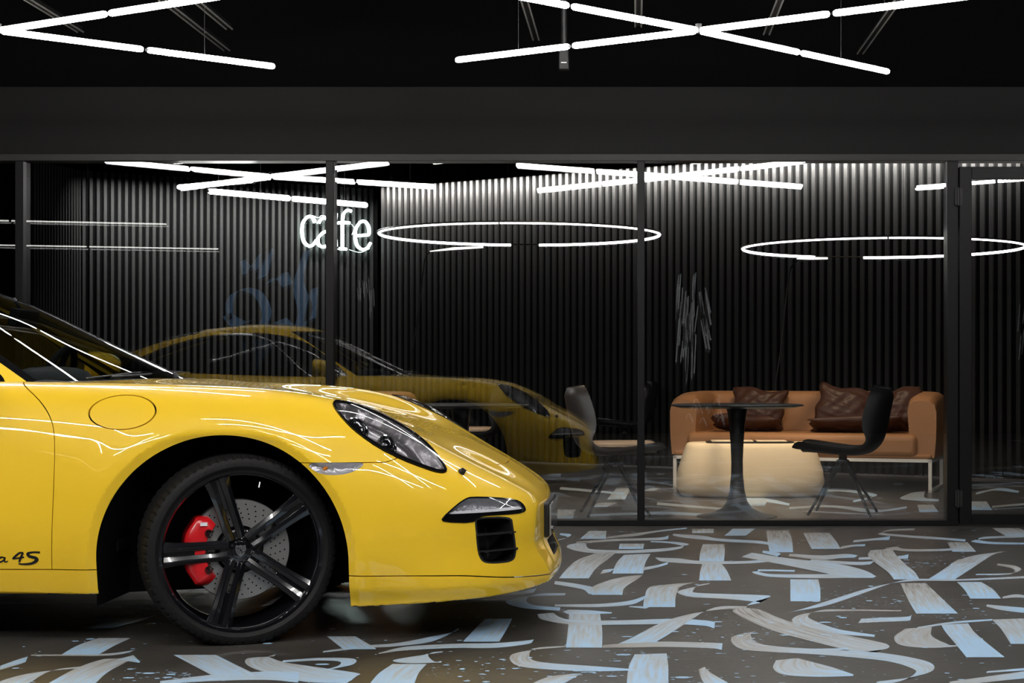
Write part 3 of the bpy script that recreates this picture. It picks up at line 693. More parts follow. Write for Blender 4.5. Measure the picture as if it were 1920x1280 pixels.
# ------------------------------------------------------------------ the room: floor, ceiling, header, glass front
M_WALL = mat('wall_black_paint', (0.0085, 0.0083, 0.0082), 0.6, vary=.12, vscale=1.5, spec=.12)
M_FRAME = mat('frame_anthracite', (0.006, 0.0058, 0.006), 0.4, spec=.15)
M_FRAME2 = mat('frame_top_grey', (0.020, 0.0195, 0.019), 0.42, spec=.2)
M_SLAT = mat('slat_dark_metal', (0.022, 0.0215, 0.021), 0.5, 0.0, spec=.06)
M_BLACKWALL = mat('deep_black_paint', (0.0025, 0.0025, 0.0025), 0.85, spec=.03)
def floor_materials():
    m = bpy.data.materials.new('floor_concrete'); m.use_nodes = True; nt = m.node_tree; b = nt.nodes['Principled BSDF']
    tc = nt.nodes.new('ShaderNodeTexCoord')
    n = nt.nodes.new('ShaderNodeTexNoise'); n.inputs['Scale'].default_value = 1.3; n.inputs['Detail'].default_value = 9; n.inputs['Roughness'].default_value = .62
    nt.links.new(tc.outputs['Object'], n.inputs['Vector'])
    r = nt.nodes.new('ShaderNodeValToRGB'); r.color_ramp.elements[0].position = .3; r.color_ramp.elements[1].position = .72
    r.color_ramp.elements[0].color = (.030, .027, .0245, 1); r.color_ramp.elements[1].color = (.085, .078, .071, 1)
    nt.links.new(n.outputs['Fac'], r.inputs[0]); nt.links.new(r.outputs[0], b.inputs['Base Color'])
    b.inputs['Roughness'].default_value = .33; b.inputs['Specular IOR Level'].default_value = .45
    n2 = nt.nodes.new('ShaderNodeTexNoise'); n2.inputs['Scale'].default_value = 22; n2.inputs['Detail'].default_value = 6; nt.links.new(tc.outputs['Object'], n2.inputs['Vector'])
    bp = nt.nodes.new('ShaderNodeBump'); bp.inputs['Strength'].default_value = .12; bp.inputs['Distance'].default_value = .01
    nt.links.new(n2.outputs['Fac'], bp.inputs['Height']); nt.links.new(bp.outputs['Normal'], b.inputs['Normal'])
    # brushed paint: uv.x across the brush, uv.y along it, attribute 'load' is how much blue paint is left on the brush
    p = bpy.data.materials.new('brushed_floor_paint'); p.use_nodes = True; nt = p.node_tree; b = nt.nodes['Principled BSDF']
    uv = nt.nodes.new('ShaderNodeUVMap'); uv.uv_map = 'brush'; sp = nt.nodes.new('ShaderNodeSeparateXYZ'); nt.links.new(uv.outputs[0], sp.inputs[0])
    mp = nt.nodes.new('ShaderNodeMapping'); mp.inputs['Scale'].default_value = (14, 1.2, 1); nt.links.new(uv.outputs[0], mp.inputs['Vector'])
    n = nt.nodes.new('ShaderNodeTexNoise'); n.inputs['Scale'].default_value = 1.0; n.inputs['Detail'].default_value = 5; nt.links.new(mp.outputs[0], n.inputs['Vector'])
    at = nt.nodes.new('ShaderNodeAttribute'); at.attribute_name = 'load'
    def math_(op, a, bb):
        q = nt.nodes.new('ShaderNodeMath'); q.operation = op
        for i, v in enumerate((a, bb)):
            if isinstance(v, (int, float)): q.inputs[i].default_value = v
            else: nt.links.new(v, q.inputs[i])
        return q.outputs[0]
    cov = math_('ADD', math_('MULTIPLY', n.outputs['Fac'], 1.1), math_('MULTIPLY', at.outputs['Fac'], .75))
    r = nt.nodes.new('ShaderNodeValToRGB'); e = r.color_ramp.elements
    e[0].position = .30; e[0].color = (.14, .13, .12, 1); e[1].position = .86; e[1].color = (.38, .58, .80, 1)
    k = e.new(.48); k.color = (.36, .355, .34, 1); k = e.new(.66); k.color = (.42, .48, .53, 1)
    nt.links.new(math_('MULTIPLY', cov, 1 / 1.3), r.inputs[0]); nt.links.new(r.outputs[0], b.inputs['Base Color'])
    b.inputs['Roughness'].default_value = .38
    return m, p
M_CONC, M_PAINTF = floor_materials()
def flr(px, py):
    D = EYE * 3150 / (py - 694.0); return (px - 1190) * D / 3150, D
# brush strokes painted on the floor: centre line and brush vector, measured on the floor plane
STROKES = [
[(1121,995,32,0),(1112,1010,48,0)],[(1080,1017,0,4),(1160,1012,0,4),(1235,1010,0,5),(1253,1007,0,7)],[(1137,1008,0,3),(1200,1001,20,8),(1240,995,25,6),(1288,990,0,2)],
[(1110,1016,0,3),(1085,1019,30,2),(1083,1026,36,3),(1110,1033,10,6),(1180,1034,0,6),(1250,1030,6,6),(1287,1023,10,5),(1260,1017,6,3),(1220,1015,0,2)],
[(1185,1019,46,0),(1183,1029,46,0)],[(1338,1020,40,0),(1336,1035,46,0),(1334,1054,46,0)],[(1335,1057,36,0),(1338,1070,50,0),(1341,1088,60,0)],[(1458,994,42,0),(1462,1012,46,0),(1465,1035,44,0)],
[(1318,991,40,0),(1318,999,40,0)],[(1395,991,42,0),(1378,1004,40,0)],[(1262,1002,0,3),(1300,1006,40,3),(1350,1012,0,5),(1430,1017,0,5),(1460,1025,10,4)],
[(1135,1036,44,4),(1110,1050,56,0),(1090,1066,54,0),(1076,1084,56,0)],[(1195,1039,50,2),(1183,1055,54,0),(1177,1075,58,0)],[(1128,1072,6,8),(1148,1069,8,6)],[(1208,1066,0,6),(1230,1062,0,5),(1252,1056,0,4)],
[(1230,1046,0,2),(1260,1050,30,6),(1310,1054,0,6),(1400,1054,0,5),(1450,1048,0,7),(1462,1041,0,8),(1430,1034,0,4)],
[(1040,1092,0,6),(1090,1100,0,8),(1120,1110,30,8)],[(1190,1079,30,2),(1165,1088,56,2),(1140,1102,62,0),(1138,1115,58,0)],[(1285,1093,30,2),(1248,1100,56,0),(1238,1118,58,0),(1236,1138,60,0)],
[(1040,1135,0,4),(1120,1135,0,6),(1180,1130,0,8),(1210,1120,10,10)],[(1180,1137,0,2),(1215,1139,10,4)],
[(1330,1094,0,2),(1300,1100,20,6),(1285,1108,30,4),(1300,1115,10,8),(1360,1118,0,9),(1410,1121,6,12),(1435,1124,20,12),(1405,1132,10,6)],
[(1060,1145,10,4),(1090,1148,30,8),(1147,1149,0,2)],[(1096,1151,58,0),(1097,1180,64,0),(1095,1214,68,0)],
[(1022,1150,30,3),(1035,1160,34,4),(1080,1167,0,9),(1160,1167,0,8),(1260,1165,0,10),(1320,1168,0,10),(1340,1172,0,12)],
[(1400,1138,0,3),(1340,1141,20,8),(1295,1152,50,10),(1255,1172,58,4),(1215,1195,62,2),(1180,1212,70,2)],[(1130,1212,0,5),(1180,1210,0,9),(1250,1208,0,10),(1330,1210,0,10),(1354,1212,0,12)],
[(1378,1139,0,2),(1400,1145,50,4),(1430,1160,54,6),(1480,1178,50,12),(1560,1198,54,14),(1630,1214,56,16),(1645,1221,36,10),(1615,1224,10,4)],
[(1415,1183,10,3),(1390,1192,36,6),(1400,1208,30,14),(1440,1216,0,12),(1520,1220,0,8),(1590,1216,0,3)],
[(1480,1222,0,4),(1560,1224,0,10),(1660,1232,0,14),(1725,1247,26,14),(1732,1260,36,8),(1700,1273,24,8),(1640,1283,10,10)],[(1475,1236,40,4),(1490,1248,80,10),(1515,1258,90,14),(1560,1265,60,8),(1600,1266,0,3)],
[(1220,1226,60,2),(1216,1250,74,0),(1214,1282,78,0)],[(1060,1212,0,2),(1000,1217,16,5),(975,1227,36,5),(985,1243,30,10),(1040,1250,0,12),(1120,1254,0,9),(1190,1256,0,2)],
[(1100,1260,0,2),(1060,1266,60,6),(1020,1285,80,10)],[(1315,1253,12,5),(1325,1268,20,10),(1345,1285,40,10)],
[(1530,999,48,0),(1540,1013,54,0),(1549,1029,54,0)],[(1576,1027,0,5),(1600,1023,0,4),(1622,1022,0,4)],[(1600,1015,0,4),(1640,1011,0,4),(1668,1009,0,7)],
[(1400,1040,20,8),(1480,1054,0,14),(1560,1066,20,18),(1600,1076,40,14),(1640,1082,6,3)],[(1600,1079,0,8),(1520,1080,0,7),(1440,1078,0,5),(1415,1070,10,4),(1440,1069,0,3),(1490,1070,0,3)],
[(1480,1040,0,4),(1540,1045,0,8),(1580,1042,10,8),(1605,1043,6,4)],[(1520,1050,0,3),(1600,1056,0,6),(1635,1055,8,6)],
[(1715,992,0,4),(1670,994,0,3),(1652,1000,10,3),(1700,1005,0,4),(1760,1009,0,4),(1810,1013,0,4)],[(1690,1022,10,4),(1672,1026,24,4),(1700,1031,0,4),(1760,1031,0,4),(1790,1029,0,4)],[(1795,1016,38,0),(1808,1034,44,0)],
[(1610,1047,0,4),(1680,1045,0,5),(1703,1043,0,8)],[(1652,1030,40,3),(1655,1042,54,0),(1672,1058,52,0),(1690,1072,50,0),(1700,1086,48,0)],[(1712,1093,48,0),(1725,1110,58,0),(1742,1132,70,0),(1757,1150,78,0)],
[(1880,1034,20,2),(1845,1040,40,3),(1818,1052,50,1),(1790,1070,50,0),(1765,1086,50,0)],[(1812,1048,30,1),(1806,1058,50,0)],
[(1920,1082,0,4),(1800,1087,0,3),(1720,1087,6,4),(1680,1091,24,6),(1640,1101,44,9),(1580,1121,54,10),(1520,1140,54,9),(1460,1151,30,5)],
[(1817,1091,46,0),(1835,1105,54,0),(1848,1122,58,0)],[(1880,1120,0,4),(1905,1117,0,6),(1925,1119,0,4)],[(1508,1086,52,0),(1510,1105,56,0),(1510,1127,56,0)],
[(1690,1145,0,2),(1600,1144,0,3),(1530,1146,20,5),(1500,1158,30,6),(1520,1172,30,10),(1570,1184,10,8),(1640,1192,0,4)],[(1612,1164,6,8),(1650,1162,0,8),(1700,1160,0,8),(1708,1157,0,10)],
[(1722,1177,50,3),(1712,1193,70,2),(1730,1207,80,5),(1770,1212,40,5),(1830,1204,20,10),(1840,1200,0,8)],[(1790,1170,50,3),(1800,1185,54,0),(1820,1205,60,0),(1848,1232,72,0)],[(1720,1177,0,3),(1790,1167,0,4),(1860,1162,0,3)],
[(1900,1160,80,3),(1908,1180,60,0),(1930,1207,70,0)],[(1870,1058,0,3),(1900,1063,10,4),(1908,1070,12,3),(1890,1076,6,3),(1830,1077,0,2)],[(1850,1135,0,4),(1880,1140,0,8),(1930,1145,0,10)],
[(1850,1260,0,3),(1930,1254,0,5)],[(1780,1282,0,8),(1930,1264,0,14)],[(1885,990,50,0),(1915,1004,60,0)],[(1930,1005,0,4),(1850,1008,0,4),(1828,1013,14,4),(1860,1018,0,4),(1925,1019,0,3)],
[(1040,1014,0,2),(1060,1009,10,4),(1067,1004,6,5),(1050,1001,0,3)],
[(606,1222,0,3),(680,1213,0,5),(740,1209,0,6),(800,1200,0,10),(845,1188,16,8),(858,1178,6,4)],[(640,1193,54,0),(662,1208,60,0),(675,1217,62,0)],
[(710,1225,0,2),(760,1216,0,7),(850,1211,0,8),(930,1210,0,9),(990,1204,0,7),(1000,1200,0,3)],[(935,1160,50,0),(920,1180,60,0),(902,1203,68,0)],
[(1060,1114,0,4),(1000,1116,16,5),(968,1126,38,4),(990,1137,20,6),(1050,1142,0,6)],[(930,1117,0,3),(980,1111,0,6),(1003,1107,6,8)],
[(830,1222,0,2),(800,1226,20,5),(770,1234,66,8),(790,1242,50,3),(828,1241,0,2)],[(768,1245,64,0),(748,1262,74,0),(735,1282,84,0)],
[(515,1229,0,3),(485,1233,40,3),(500,1245,70,6),(550,1257,90,12),(620,1270,100,16),(660,1274,20,14)],[(530,1240,0,4),(600,1236,0,5),(650,1238,24,6),(645,1248,36,6),(600,1258,60,10)],[(300,1280,0,6),(400,1271,0,12),(500,1267,0,16),(560,1270,0,20)],
[(365,1228,80,0),(400,1246,82,0),(440,1266,86,0)],[(225,1234,60,2),(200,1243,70,2),(165,1260,74,0),(130,1284,90,0)],[(58,1228,0,2),(130,1228,0,3),(200,1227,0,4),(240,1222,10,5),(262,1215,10,3)],[(235,1232,30,8),(262,1241,0,3)],
[(215,1196,60,0),(180,1210,70,0),(150,1227,70,0)],[(0,1252,0,8),(30,1242,0,10),(50,1236,4,10)],[(150,1251,0,3),(90,1257,40,6),(50,1267,70,10),(10,1286,90,12)],
# through the glass
[(1170,914,26,0),(1155,936,34,0)],[(1140,942,34,0),(1122,950,30,0)],[(1050,915,0,5),(1120,921,0,4),(1170,926,0,5)],[(1240,905,0,3),(1320,921,0,5),(1440,938,0,6),(1480,946,0,4)],[(1232,944,0,5),(1330,952,0,4),(1400,957,0,5)],
[(1420,935,40,0),(1412,948,44,0)],[(1500,925,0,4),(1560,918,10,6),(1600,921,0,5),(1640,930,10,4),(1600,940,0,4)],[(1720,922,30,5),(1712,934,44,3),(1760,938,0,4)],[(1480,952,0,4),(1560,949,0,4),(1640,958,20,5),(1700,951,0,4)],
[(1735,946,30,0),(1742,960,36,0)],[(1830,925,0,4),(1870,917,10,5),(1910,922,0,4)],[(1830,940,40,0),(1838,956,44,0)],[(1860,950,0,4),(1930,944,0,4)],[(1060,955,40,0),(1052,972,44,0)],[(1100,966,0,4),(1250,962,0,5),(1360,968,0,4)]]
rng = random.Random(7)
def build_floor():
    V = []; F = []; mi = []; UV = []; LD = []
    def quadmesh(x0, x1, y0, y1):
        n = len(V); V.extend([(x0, y0, 0), (x1, y0, 0), (x1, y1, 0), (x0, y1, 0)]); F.append((n, n + 1, n + 2, n + 3)); mi.append(0); UV.extend([(0, 0)] * 4); LD.extend([0] * 4)
    quadmesh(-11, 10, -7, 21)
    lay = [0]
    def ribbon(pts, load0, load1):        # pts: world (x, y, bx, by)
        lay[0] += 1; z = .0004 + .00002 * (lay[0] % 40); n = len(V); s = 0; off = rng.uniform(0, 90)
        for i, (x, y, bx, by) in enumerate(pts):
            if i: s += math.hypot(x - pts[i - 1][0], y - pts[i - 1][1])
            L = math.hypot(bx, by); t = i / (len(pts) - 1); ld = load0 + (load1 - load0) * t * t
            for q in (-1, 0, 1):
                V.append((x + q * bx / 2, y + q * by / 2, z)); UV.append(((q + 1) / 2 * max(L, .03) * 5 + off, s * 3 + off)); LD.append(ld)
        for i in range(len(pts) - 1):
            for q in (0, 1): a = n + i * 3 + q; F.append((a, a + 1, a + 4, a + 3)); mi.append(1)
    for st in STROKES:
        c = catmull(st, 8); out = []
        for (x, y, bx, by) in c:
            bx, by = max(bx, 1.5), max(by, 0)
            y = max(y, 900); ax, ay = flr(x - bx / 2, y + by / 2); cx, cy = flr(x + bx / 2, y - by / 2)
            out.append(((ax + cx) / 2, (ay + cy) / 2, cx - ax, cy - ay))
        ribbon(out, rng.uniform(.0, .55), rng.uniform(.6, 1.0))
    # the lettering goes on where the photograph cannot look straight at it
    def letter(x, y, s):
        k = rng.choice((0, 0, 1, 2, 3)); nb = .17 * s
        if k == 0: P = [(0, 0), (-.05, -.35), (-.12, -.6)]
        elif k == 1: P = [(0, 0), (-.5, -.1), (-.6, -.35), (-.2, -.5), (.25, -.42)]
        elif k == 2: P = [(.3, 0), (-.2, -.08), (.1, -.3), (.4, -.5), (-.1, -.62)]
        else: P = [(-.4, -.5), (0, -.3), (.5, -.05)]
        ribbon([(x + u * s, y + v * s, nb, .03 * s) for u, v in catmull(P, 7)], rng.uniform(0, .5), rng.uniform(.6, 1))
    for i in range(330):
        x = rng.uniform(-7.5, 6.5); y = rng.choice((rng.uniform(-2, 4.9), rng.uniform(6.6, 10.2), rng.uniform(5.2, 10.2), rng.uniform(11, 16)))
        px = 1190 + 3150 * x / max(y, .5); py = 694 + 3024 / max(y, .5)
        if y > 5.0 and y < 10.4 and 1000 < px < 1960: continue
        if 5 < y < 6.6 and px < 1960: continue
        if y > 10.4 and px > 1030 and rng.random() < .6: continue
        letter(x, y, rng.uniform(.5, 1.1) * (.8 if y > 10 else 1))
    # splashes of paint
    for i in range(1100):
        if i % 2: px, py = rng.uniform(0, 1930), rng.uniform(996, 1290); x, y = flr(px, py)
        else:
            c = SP[(i // 24) % len(SP)]; px, py = c[0] + rng.gauss(0, c[2]), c[1] + rng.gauss(0, c[3]); py = max(py, 990); x, y = flr(px, py)
        r = min(.018, rng.expovariate(330) + .0018); n = len(V); a0 = rng.uniform(0, 3); e = rng.uniform(.7, 1.8)
        for j in range(6): a = a0 + j * math.pi / 3; V.append((x + r * e * math.cos(a), y + r * math.sin(a), .0013)); UV.append((j, 0)); LD.append(1)
        F.append(tuple(range(n, n + 6))); mi.append(1)
    o = mk('floor', V, F, [M_CONC, M_PAINTF], None, smooth=False, midx=mi)
    me = o.data; uvl = me.uv_layers.new(name='brush'); at = me.attributes.new('load', 'FLOAT', 'POINT'); at.data.foreach_set('value', LD)
    vi = np.zeros(len(me.loops), int); me.loops.foreach_get('vertex_index', vi); uvl.data.foreach_set('uv', np.array(UV)[vi].ravel())
    return o
SP = [(1200, 1232, 60, 10), (1350, 1190, 60, 10), (1120, 1000, 40, 5), (1560, 1120, 40, 10), (1660, 1128, 50, 6), (1560, 1165, 60, 12), (1500, 1200, 60, 10), (1780, 1150, 20, 10), (1740, 1055, 24, 4), (1280, 1270, 80, 8), (880, 1235, 60, 12), (930, 1260, 60, 8), (280, 1262, 40, 8), (340, 1270, 40, 6), (1700, 1000, 60, 6), (1510, 1010, 60, 8), (1100, 1265, 40, 6), (1250, 1110, 50, 10)]
tag(build_floor(), kind='structure')
b = B(); b.box(-11, 10, -7, 21, 3.9, 4.0); tag(b.build('ceiling', M_BLACKWALL), kind='structure')
for nm, bb in (('wall_left', (-11, -10.9, -7, 21)), ('wall_right', (9.9, 10, -7, 21)), ('wall_far', (-11, 10, 20.9, 21))):
    b = B(); b.box(*bb, 0, 3.9); tag(b.build(nm, M_BLACKWALL), kind='structure')
GY = 10.40
b = B(); b.box(-10.9, 9.9, GY - .02, GY + .10, 2.298, 2.71); tag(b.build('wall_header', M_WALL), kind='structure')
b = B(); b.box(-10.9, 9.9, GY + .03, GY + .12, 2.71, 3.9); tag(b.build('wall_upper', M_BLACKWALL), kind='structure')
b = B(); b.box(-10.9, 9.9, GY - .035, GY + .10, 2.252, 2.296); tag(b.build('trim_1', M_FRAME2, bevel=.003), kind='structure')
b = B(); b.box(-10.9, 2.0, GY - .03, GY + .10, 0, .034); tag(b.build('trim_2', M_FRAME, bevel=.003), kind='structure')
for i, (x0, x1) in enumerate(((-3.825, -3.775), (-1.908, -1.858), (.016, .062), (1.93, 1.998), (-5.74, -5.69), (3.2, 3.25))):
    b = B(); b.box(x0, x1, GY - .03, GY + .10, .034 if x1 < 2.5 else 0, 2.252); tag(b.build('trim_%d' % (i + 3), M_FRAME, bevel=.003), kind='structure')
M_PANE = glass_mat('shop_glass', (.98, .985, .98), 0.15); M_PANE2 = glass_mat('shop_glass_inner', (.98, .985, .98), 0.045)
for i, (x0, x1) in enumerate(((-7.6, -5.74), (-5.69, -3.825), (-3.775, -1.908), (-1.858, .016), (.062, 1.93), (3.25, 5.2))):
    wn = empty('window_%d' % (i + 1), (0, 0, 0)); tag(wn, kind='structure')
    b = B(); b.add([(x0, GY, .034), (x1, GY, .034), (x1, GY, 2.252), (x0, GY, 2.252)], [(0, 1, 2, 3)]); b.build('pane', M_PANE, wn, smooth=False)
    dt = .0015    # inner pane leans a hair, so lamps mirror twice
    b = B(); b.add([(x0, GY + .03 - dt, .034), (x1, GY + .03 - dt, .034), (x1, GY + .03 + dt, 2.252), (x0, GY + .03 + dt, 2.252)], [(0, 1, 2, 3)]); b.build('pane', M_PANE2, wn, smooth=False)
# glass door with its own frame
dr = empty('door_1', (0, 0, 0)); tag(dr, kind='structure')
b = B(); b.box(2.003, 2.078, GY - .045, GY + .02, .012, 2.215); b.build('stile', M_FRAME, dr, bevel=.003)
b = B(); b.box(3.115, 3.19, GY - .045, GY + .02, .012, 2.215); b.build('stile', M_FRAME, dr, bevel=.003)
b = B(); b.box(2.078, 3.115, GY - .045, GY + .02, 2.14, 2.215); b.build('top_rail', M_FRAME, dr, bevel=.003)
b = B(); b.box(2.078, 3.115, GY - .045, GY + .02, .012, .075); b.build('bottom_rail', M_FRAME, dr, bevel=.003)
b = B(); b.add([(2.078, GY - .012, .075), (3.115, GY - .018, .075), (3.115, GY - .018, 2.14), (2.078, GY - .012, 2.14)], [(0, 1, 2, 3)]); b.build('pane', M_PANE, dr, smooth=False)
for z in (2.03, .17):
    b = B(); b.tube([(1.995, GY - .05, z - .055), (1.995, GY - .05, z + .055)], .009, 12); b.box(1.975, 2.02, GY - .048, GY - .04, z - .05, z + .05); b.build('hinge', M_FRAME2, dr)
b = B(); b.tube([(3.15, GY - .05, 1.15), (3.15, GY - .10, 1.15), (3.15, GY - .10, .85), (3.15, GY - .05, .85)], .01, 10); b.build('handle', M_FRAME2, dr)

# slatted walls of the cafe
def slat_wall(name, P0, P1, ztop, pitch, w=.5, dp=.035):
    P0 = Vector((*P0, 0)); P1 = Vector((*P1, 0)); d = P1 - P0; L = d.length; d.normalize(); nrm = Vector((d.y, -d.x, 0))
    M = Matrix(((d.x, -nrm.x, 0, P0.x), (d.y, -nrm.y, 0, P0.y), (0, 0, 1, 0), (0, 0, 0, 1)))
    b = B(); b.box(0, L, 0, .06, 0, ztop, M); b.cur = 1
    n = int(L / pitch)
    for i in range(n): x = (i + .25) * pitch; b.box(x, x + pitch * w, -dp, 0, .0, ztop + .0, M)
    o = b.build(name, [M_BLACKWALL, M_SLAT], smooth=False); tag(o, kind='structure'); return P0, d, nrm
slat_wall('wall_right_slats', (-2.83, 18.8), (4.6, 14.05), 3.0, .0835, .45)
WL = slat_wall('wall_back_slats', (-5.68, 17.2), (-2.9, 18.95), 3.0, .072, .42)
slat_wall('wall_left_slats', (-5.88, 16.35), (-5.68, 17.2), 3.0, .050, .4)
b = B(); b.box(-10.9, -5.87, 16.36, 16.5, 0, 3.9); tag(b.build('wall_side', M_BLACKWALL), kind='structure')
# light slot that grazes the right slatted wall
d = Vector((7.43, -4.75, 0)).normalized()
cl = area_light('slat_wall_washer', (-2.83 + d.x * 3.75 - .54 * .15, 18.8 + d.y * 3.75 - .84 * .15, 3.03), (R(38), 0, math.atan2(d.y, d.x)), 7.4, .05, 330, (1, .98, .95), 88)
c2 = area_light('back_slats_fill', (-4.15, 17.60, 3.03), (R(30), 0, math.atan2(1.75, 2.78)), 2.9, .05, 80, (.97, 1, .98), 95)  # added fill that brightens the back slats, stands for no fitted lamp
# ------------------------------------------------------------------ ceiling lamps
def tube_lamp(parent, p, q, m=M_TUBE, r=.014, gap=.011, n=2):
    p = Vector(p); q = Vector(q); d = (q - p); L = d.length; d.normalize()
    for i in range(n):
        a = p + d * (L * i / n + gap); c = p + d * (L * (i + 1) / n - gap)
        P = [a, a + d * .002, a + d * .012, c - d * .012, c - d * .002, c]
        b = B(); b.tube(P, [r * .3, r * .75, r, r, r * .75, r * .3], 14); tb = b.build('tube', m, parent)
        b = B(); b.tube([a - d * .008, a + d * .002], r * .5, 8); b.build('end_cap', M_FIXT, tb)
def xlamp(c, ends, z, label, r=.014, m=M_TUBE):
    e = empty('cross_light', (c[0], c[1], z)); tag(e, label, 'ceiling light', 'crossed tube lights')
    for (x, y) in ends: tube_lamp(e, (0, 0, 0), (x - c[0], y - c[1], 0), r=r, m=m)
    b = B(); b.lathe([(0, -.012), (.014, -.012), (.014, .03), (0, .03)], 12); b.build('hub', M_FIXT, e)
    for (x, y) in ends:
        b = B(); k = .72; b.tube([((x - c[0]) * k, (y - c[1]) * k, .014), ((x - c[0]) * k, (y - c[1]) * k, 3.9 - z)], .0012, 5); b.build('cable', M_FIXT, e)
    return e
xlamp((.288, 7.57), [(-.89, 8.295), (1.308, 8.62), (1.40, 6.85), (-.83, 6.55)], 2.49, 'cross of lit white tube lights hanging right of the car nose, whole cross in view')
xlamp((-2.867, 7.57), [(-1.807, 8.47), (-1.654, 6.85), (-3.88, 8.57), (-3.825, 6.72)], 2.49, 'cross of lit white tube lights above the car, cut by the left picture edge')
xlamp((3.44, 7.57), [(2.38, 8.40), (4.5, 8.5), (4.5, 6.8), (2.35, 6.75)], 2.49, 'cross of lit white tube lights to the right before the glass door')
M_TUBE2 = mat('lit_tube_front', (1, 1, 1), 0.4, emit=(1.0, 0.985, 0.96), estr=75)
for i, x in enumerate((-4.6, -1.4, 1.8)):
    for j, y in enumerate((3.3, .9)):
        xlamp((x, y), [(x - 1.1, y + .7), (x + 1.1, y + .8), (x + 1.1, y - .7), (x - 1.1, y - .8)], 3.55,
              'cross of white tube lights high on the camera side, %s of the %s row' % (('left', 'middle', 'right')[i], ('nearer', 'rear')[j]), r=.02, m=M_TUBE2)
# long tubes further left whose reflection runs across the left panes
M_TUBE3 = mat('lit_tube_soft', (1, 1, 1), 0.4, emit=(1.0, 0.985, 0.96), estr=4)
for lab, p, q in (('upper long lit tube behind the car, mirrored in the leftmost panes', (-7.9, 4.0, 2.49), (-4.89, 3.2, 2.49)), ('lower long lit tube mirrored faintly under the other in the left panes', (-8.3, .4, 2.49), (-5.24, -.4, 2.49))):
    e = empty('tube_light', (0, 0, 0)); tag(e, lab, 'ceiling light', 'long tubes on the left'); tube_lamp(e, p, q, M_TUBE3, r=.008)
    b = B(); m_ = (Vector(p) + Vector(q)) / 2; b.tube([m_, m_ + Vector((0, 0, 1.4))], .0015, 5); b.build('cable', M_FIXT, e)
# V of tubes inside the cafe
e = empty('corner_light', (-2.95, 11.6, 2.197)); tag(e, 'bright pair of lit tubes hanging inside the cafe left of the neon sign', 'ceiling light')
tube_lamp(e, (0, 0, 0), (.95, 1.0, 0), r=.019); tube_lamp(e, (-.145, -.24, 0), (.47, -.66, 0), r=.015, n=1)
for x, y in ((.3, .3), (.8, .85), (.2, -.5)):
    b = B(); b.tube([(x, y, .01), (x, y, 1.7)], .0012, 5); b.build('cable', M_FIXT, e)
# rings
M_RINGL = mat('ring_glow', (1, 1, 1), 0.4, emit=(1.0, 0.985, 0.95), estr=9)
def ring(cx, cy, z, Rr, gapn, gapf, gw, label):
    e = empty('ring_light', (cx, cy, z)); tag(e, label, 'pendant lamp', 'ring lamps in the cafe')
    def arc(a0, a1):
        b = B(); b.tube([(Rr * math.cos(a), Rr * math.sin(a), 0) for a in np.linspace(a0, a1, 60)], .0095, 8); b.build('light_arc', M_RINGL, e)
    arc(gapf + gw / 2, gapn + 2 * math.pi - .006); arc(gapn + .006, gapf - gw / 2)
    b = B(); b.tube([((Rr + .014) * math.cos(a), (Rr + .014) * math.sin(a), .006) for a in np.linspace(0, 2 * math.pi, 97)[:-1]], .006, 6, close=True); b.build('ring_frame', M_FIXT, e)
    for a in (.5, 2.6, 4.7): b = B(); b.tube([(Rr * math.cos(a), Rr * math.sin(a), .01), (Rr * math.cos(a), Rr * math.sin(a), 3.9 - z)], .0012, 5); b.build('cable', M_FIXT, e)
ring(-.846, 12.4, 1.96, 1.03, -math.pi / 2 - .07, math.pi / 2 + .03, .22, 'thin glowing ring pendant above the round table behind the car nose')
ring(1.83, 12.4, 1.86, 1.03, -math.pi / 2 - .11, math.pi / 2 + .2, .40, 'thin glowing ring pendant above the tan sofa')
# two hooked streaks of light, imitated by made-up glowing arcs on stands
def make_arc_streak(D, pts, head, label):
    def P(px, py): return ((px - 1190) * D / 3150, D, EYE + (694 - py) * D / 3150)
    p = [P(*q) for q in pts]; base = p[0]; e = empty('arc_streak', (base[0], D, 0)); tag(e, label, 'light streak', 'made-up light streaks by the slats')
    loc = lambda v: (v[0] - base[0], v[1] - D, v[2])
    b = B(); b.tube([(0, 0, .01)] + catmull([loc(v) for v in p], 6), .006, 8); b.build('stem', M_FRAME2, e)
    b = B(); b.lathe([(0, 0), (.14, 0), (.14, .012), (.02, .02), (0, .02)], 32); b.build('base', M_FIXT, e)
    h = [loc(P(*q)) for q in head]; b = B(); b.tube(h, [.004, .012, .009], 8); b.build('streak_head', mat('streak_glow', (1, 1, 1), .4, emit=(1, .97, .9), estr=1.6), e)
make_arc_streak(15.6, [(772, 660), (786, 580), (792, 520), (797, 484), (806, 472)], [(806, 471), (850, 466), (906, 463)], 'made-up slender arc imitating a streak of light left of the middle mullion, slim glowing head')
make_arc_streak(14.9, [(1455, 715), (1466, 640), (1474, 560), (1482, 505), (1496, 487)], [(1494, 485), (1520, 484), (1552, 484)], 'made-up slender arc imitating a streak of light behind the sofa, slim glowing head')

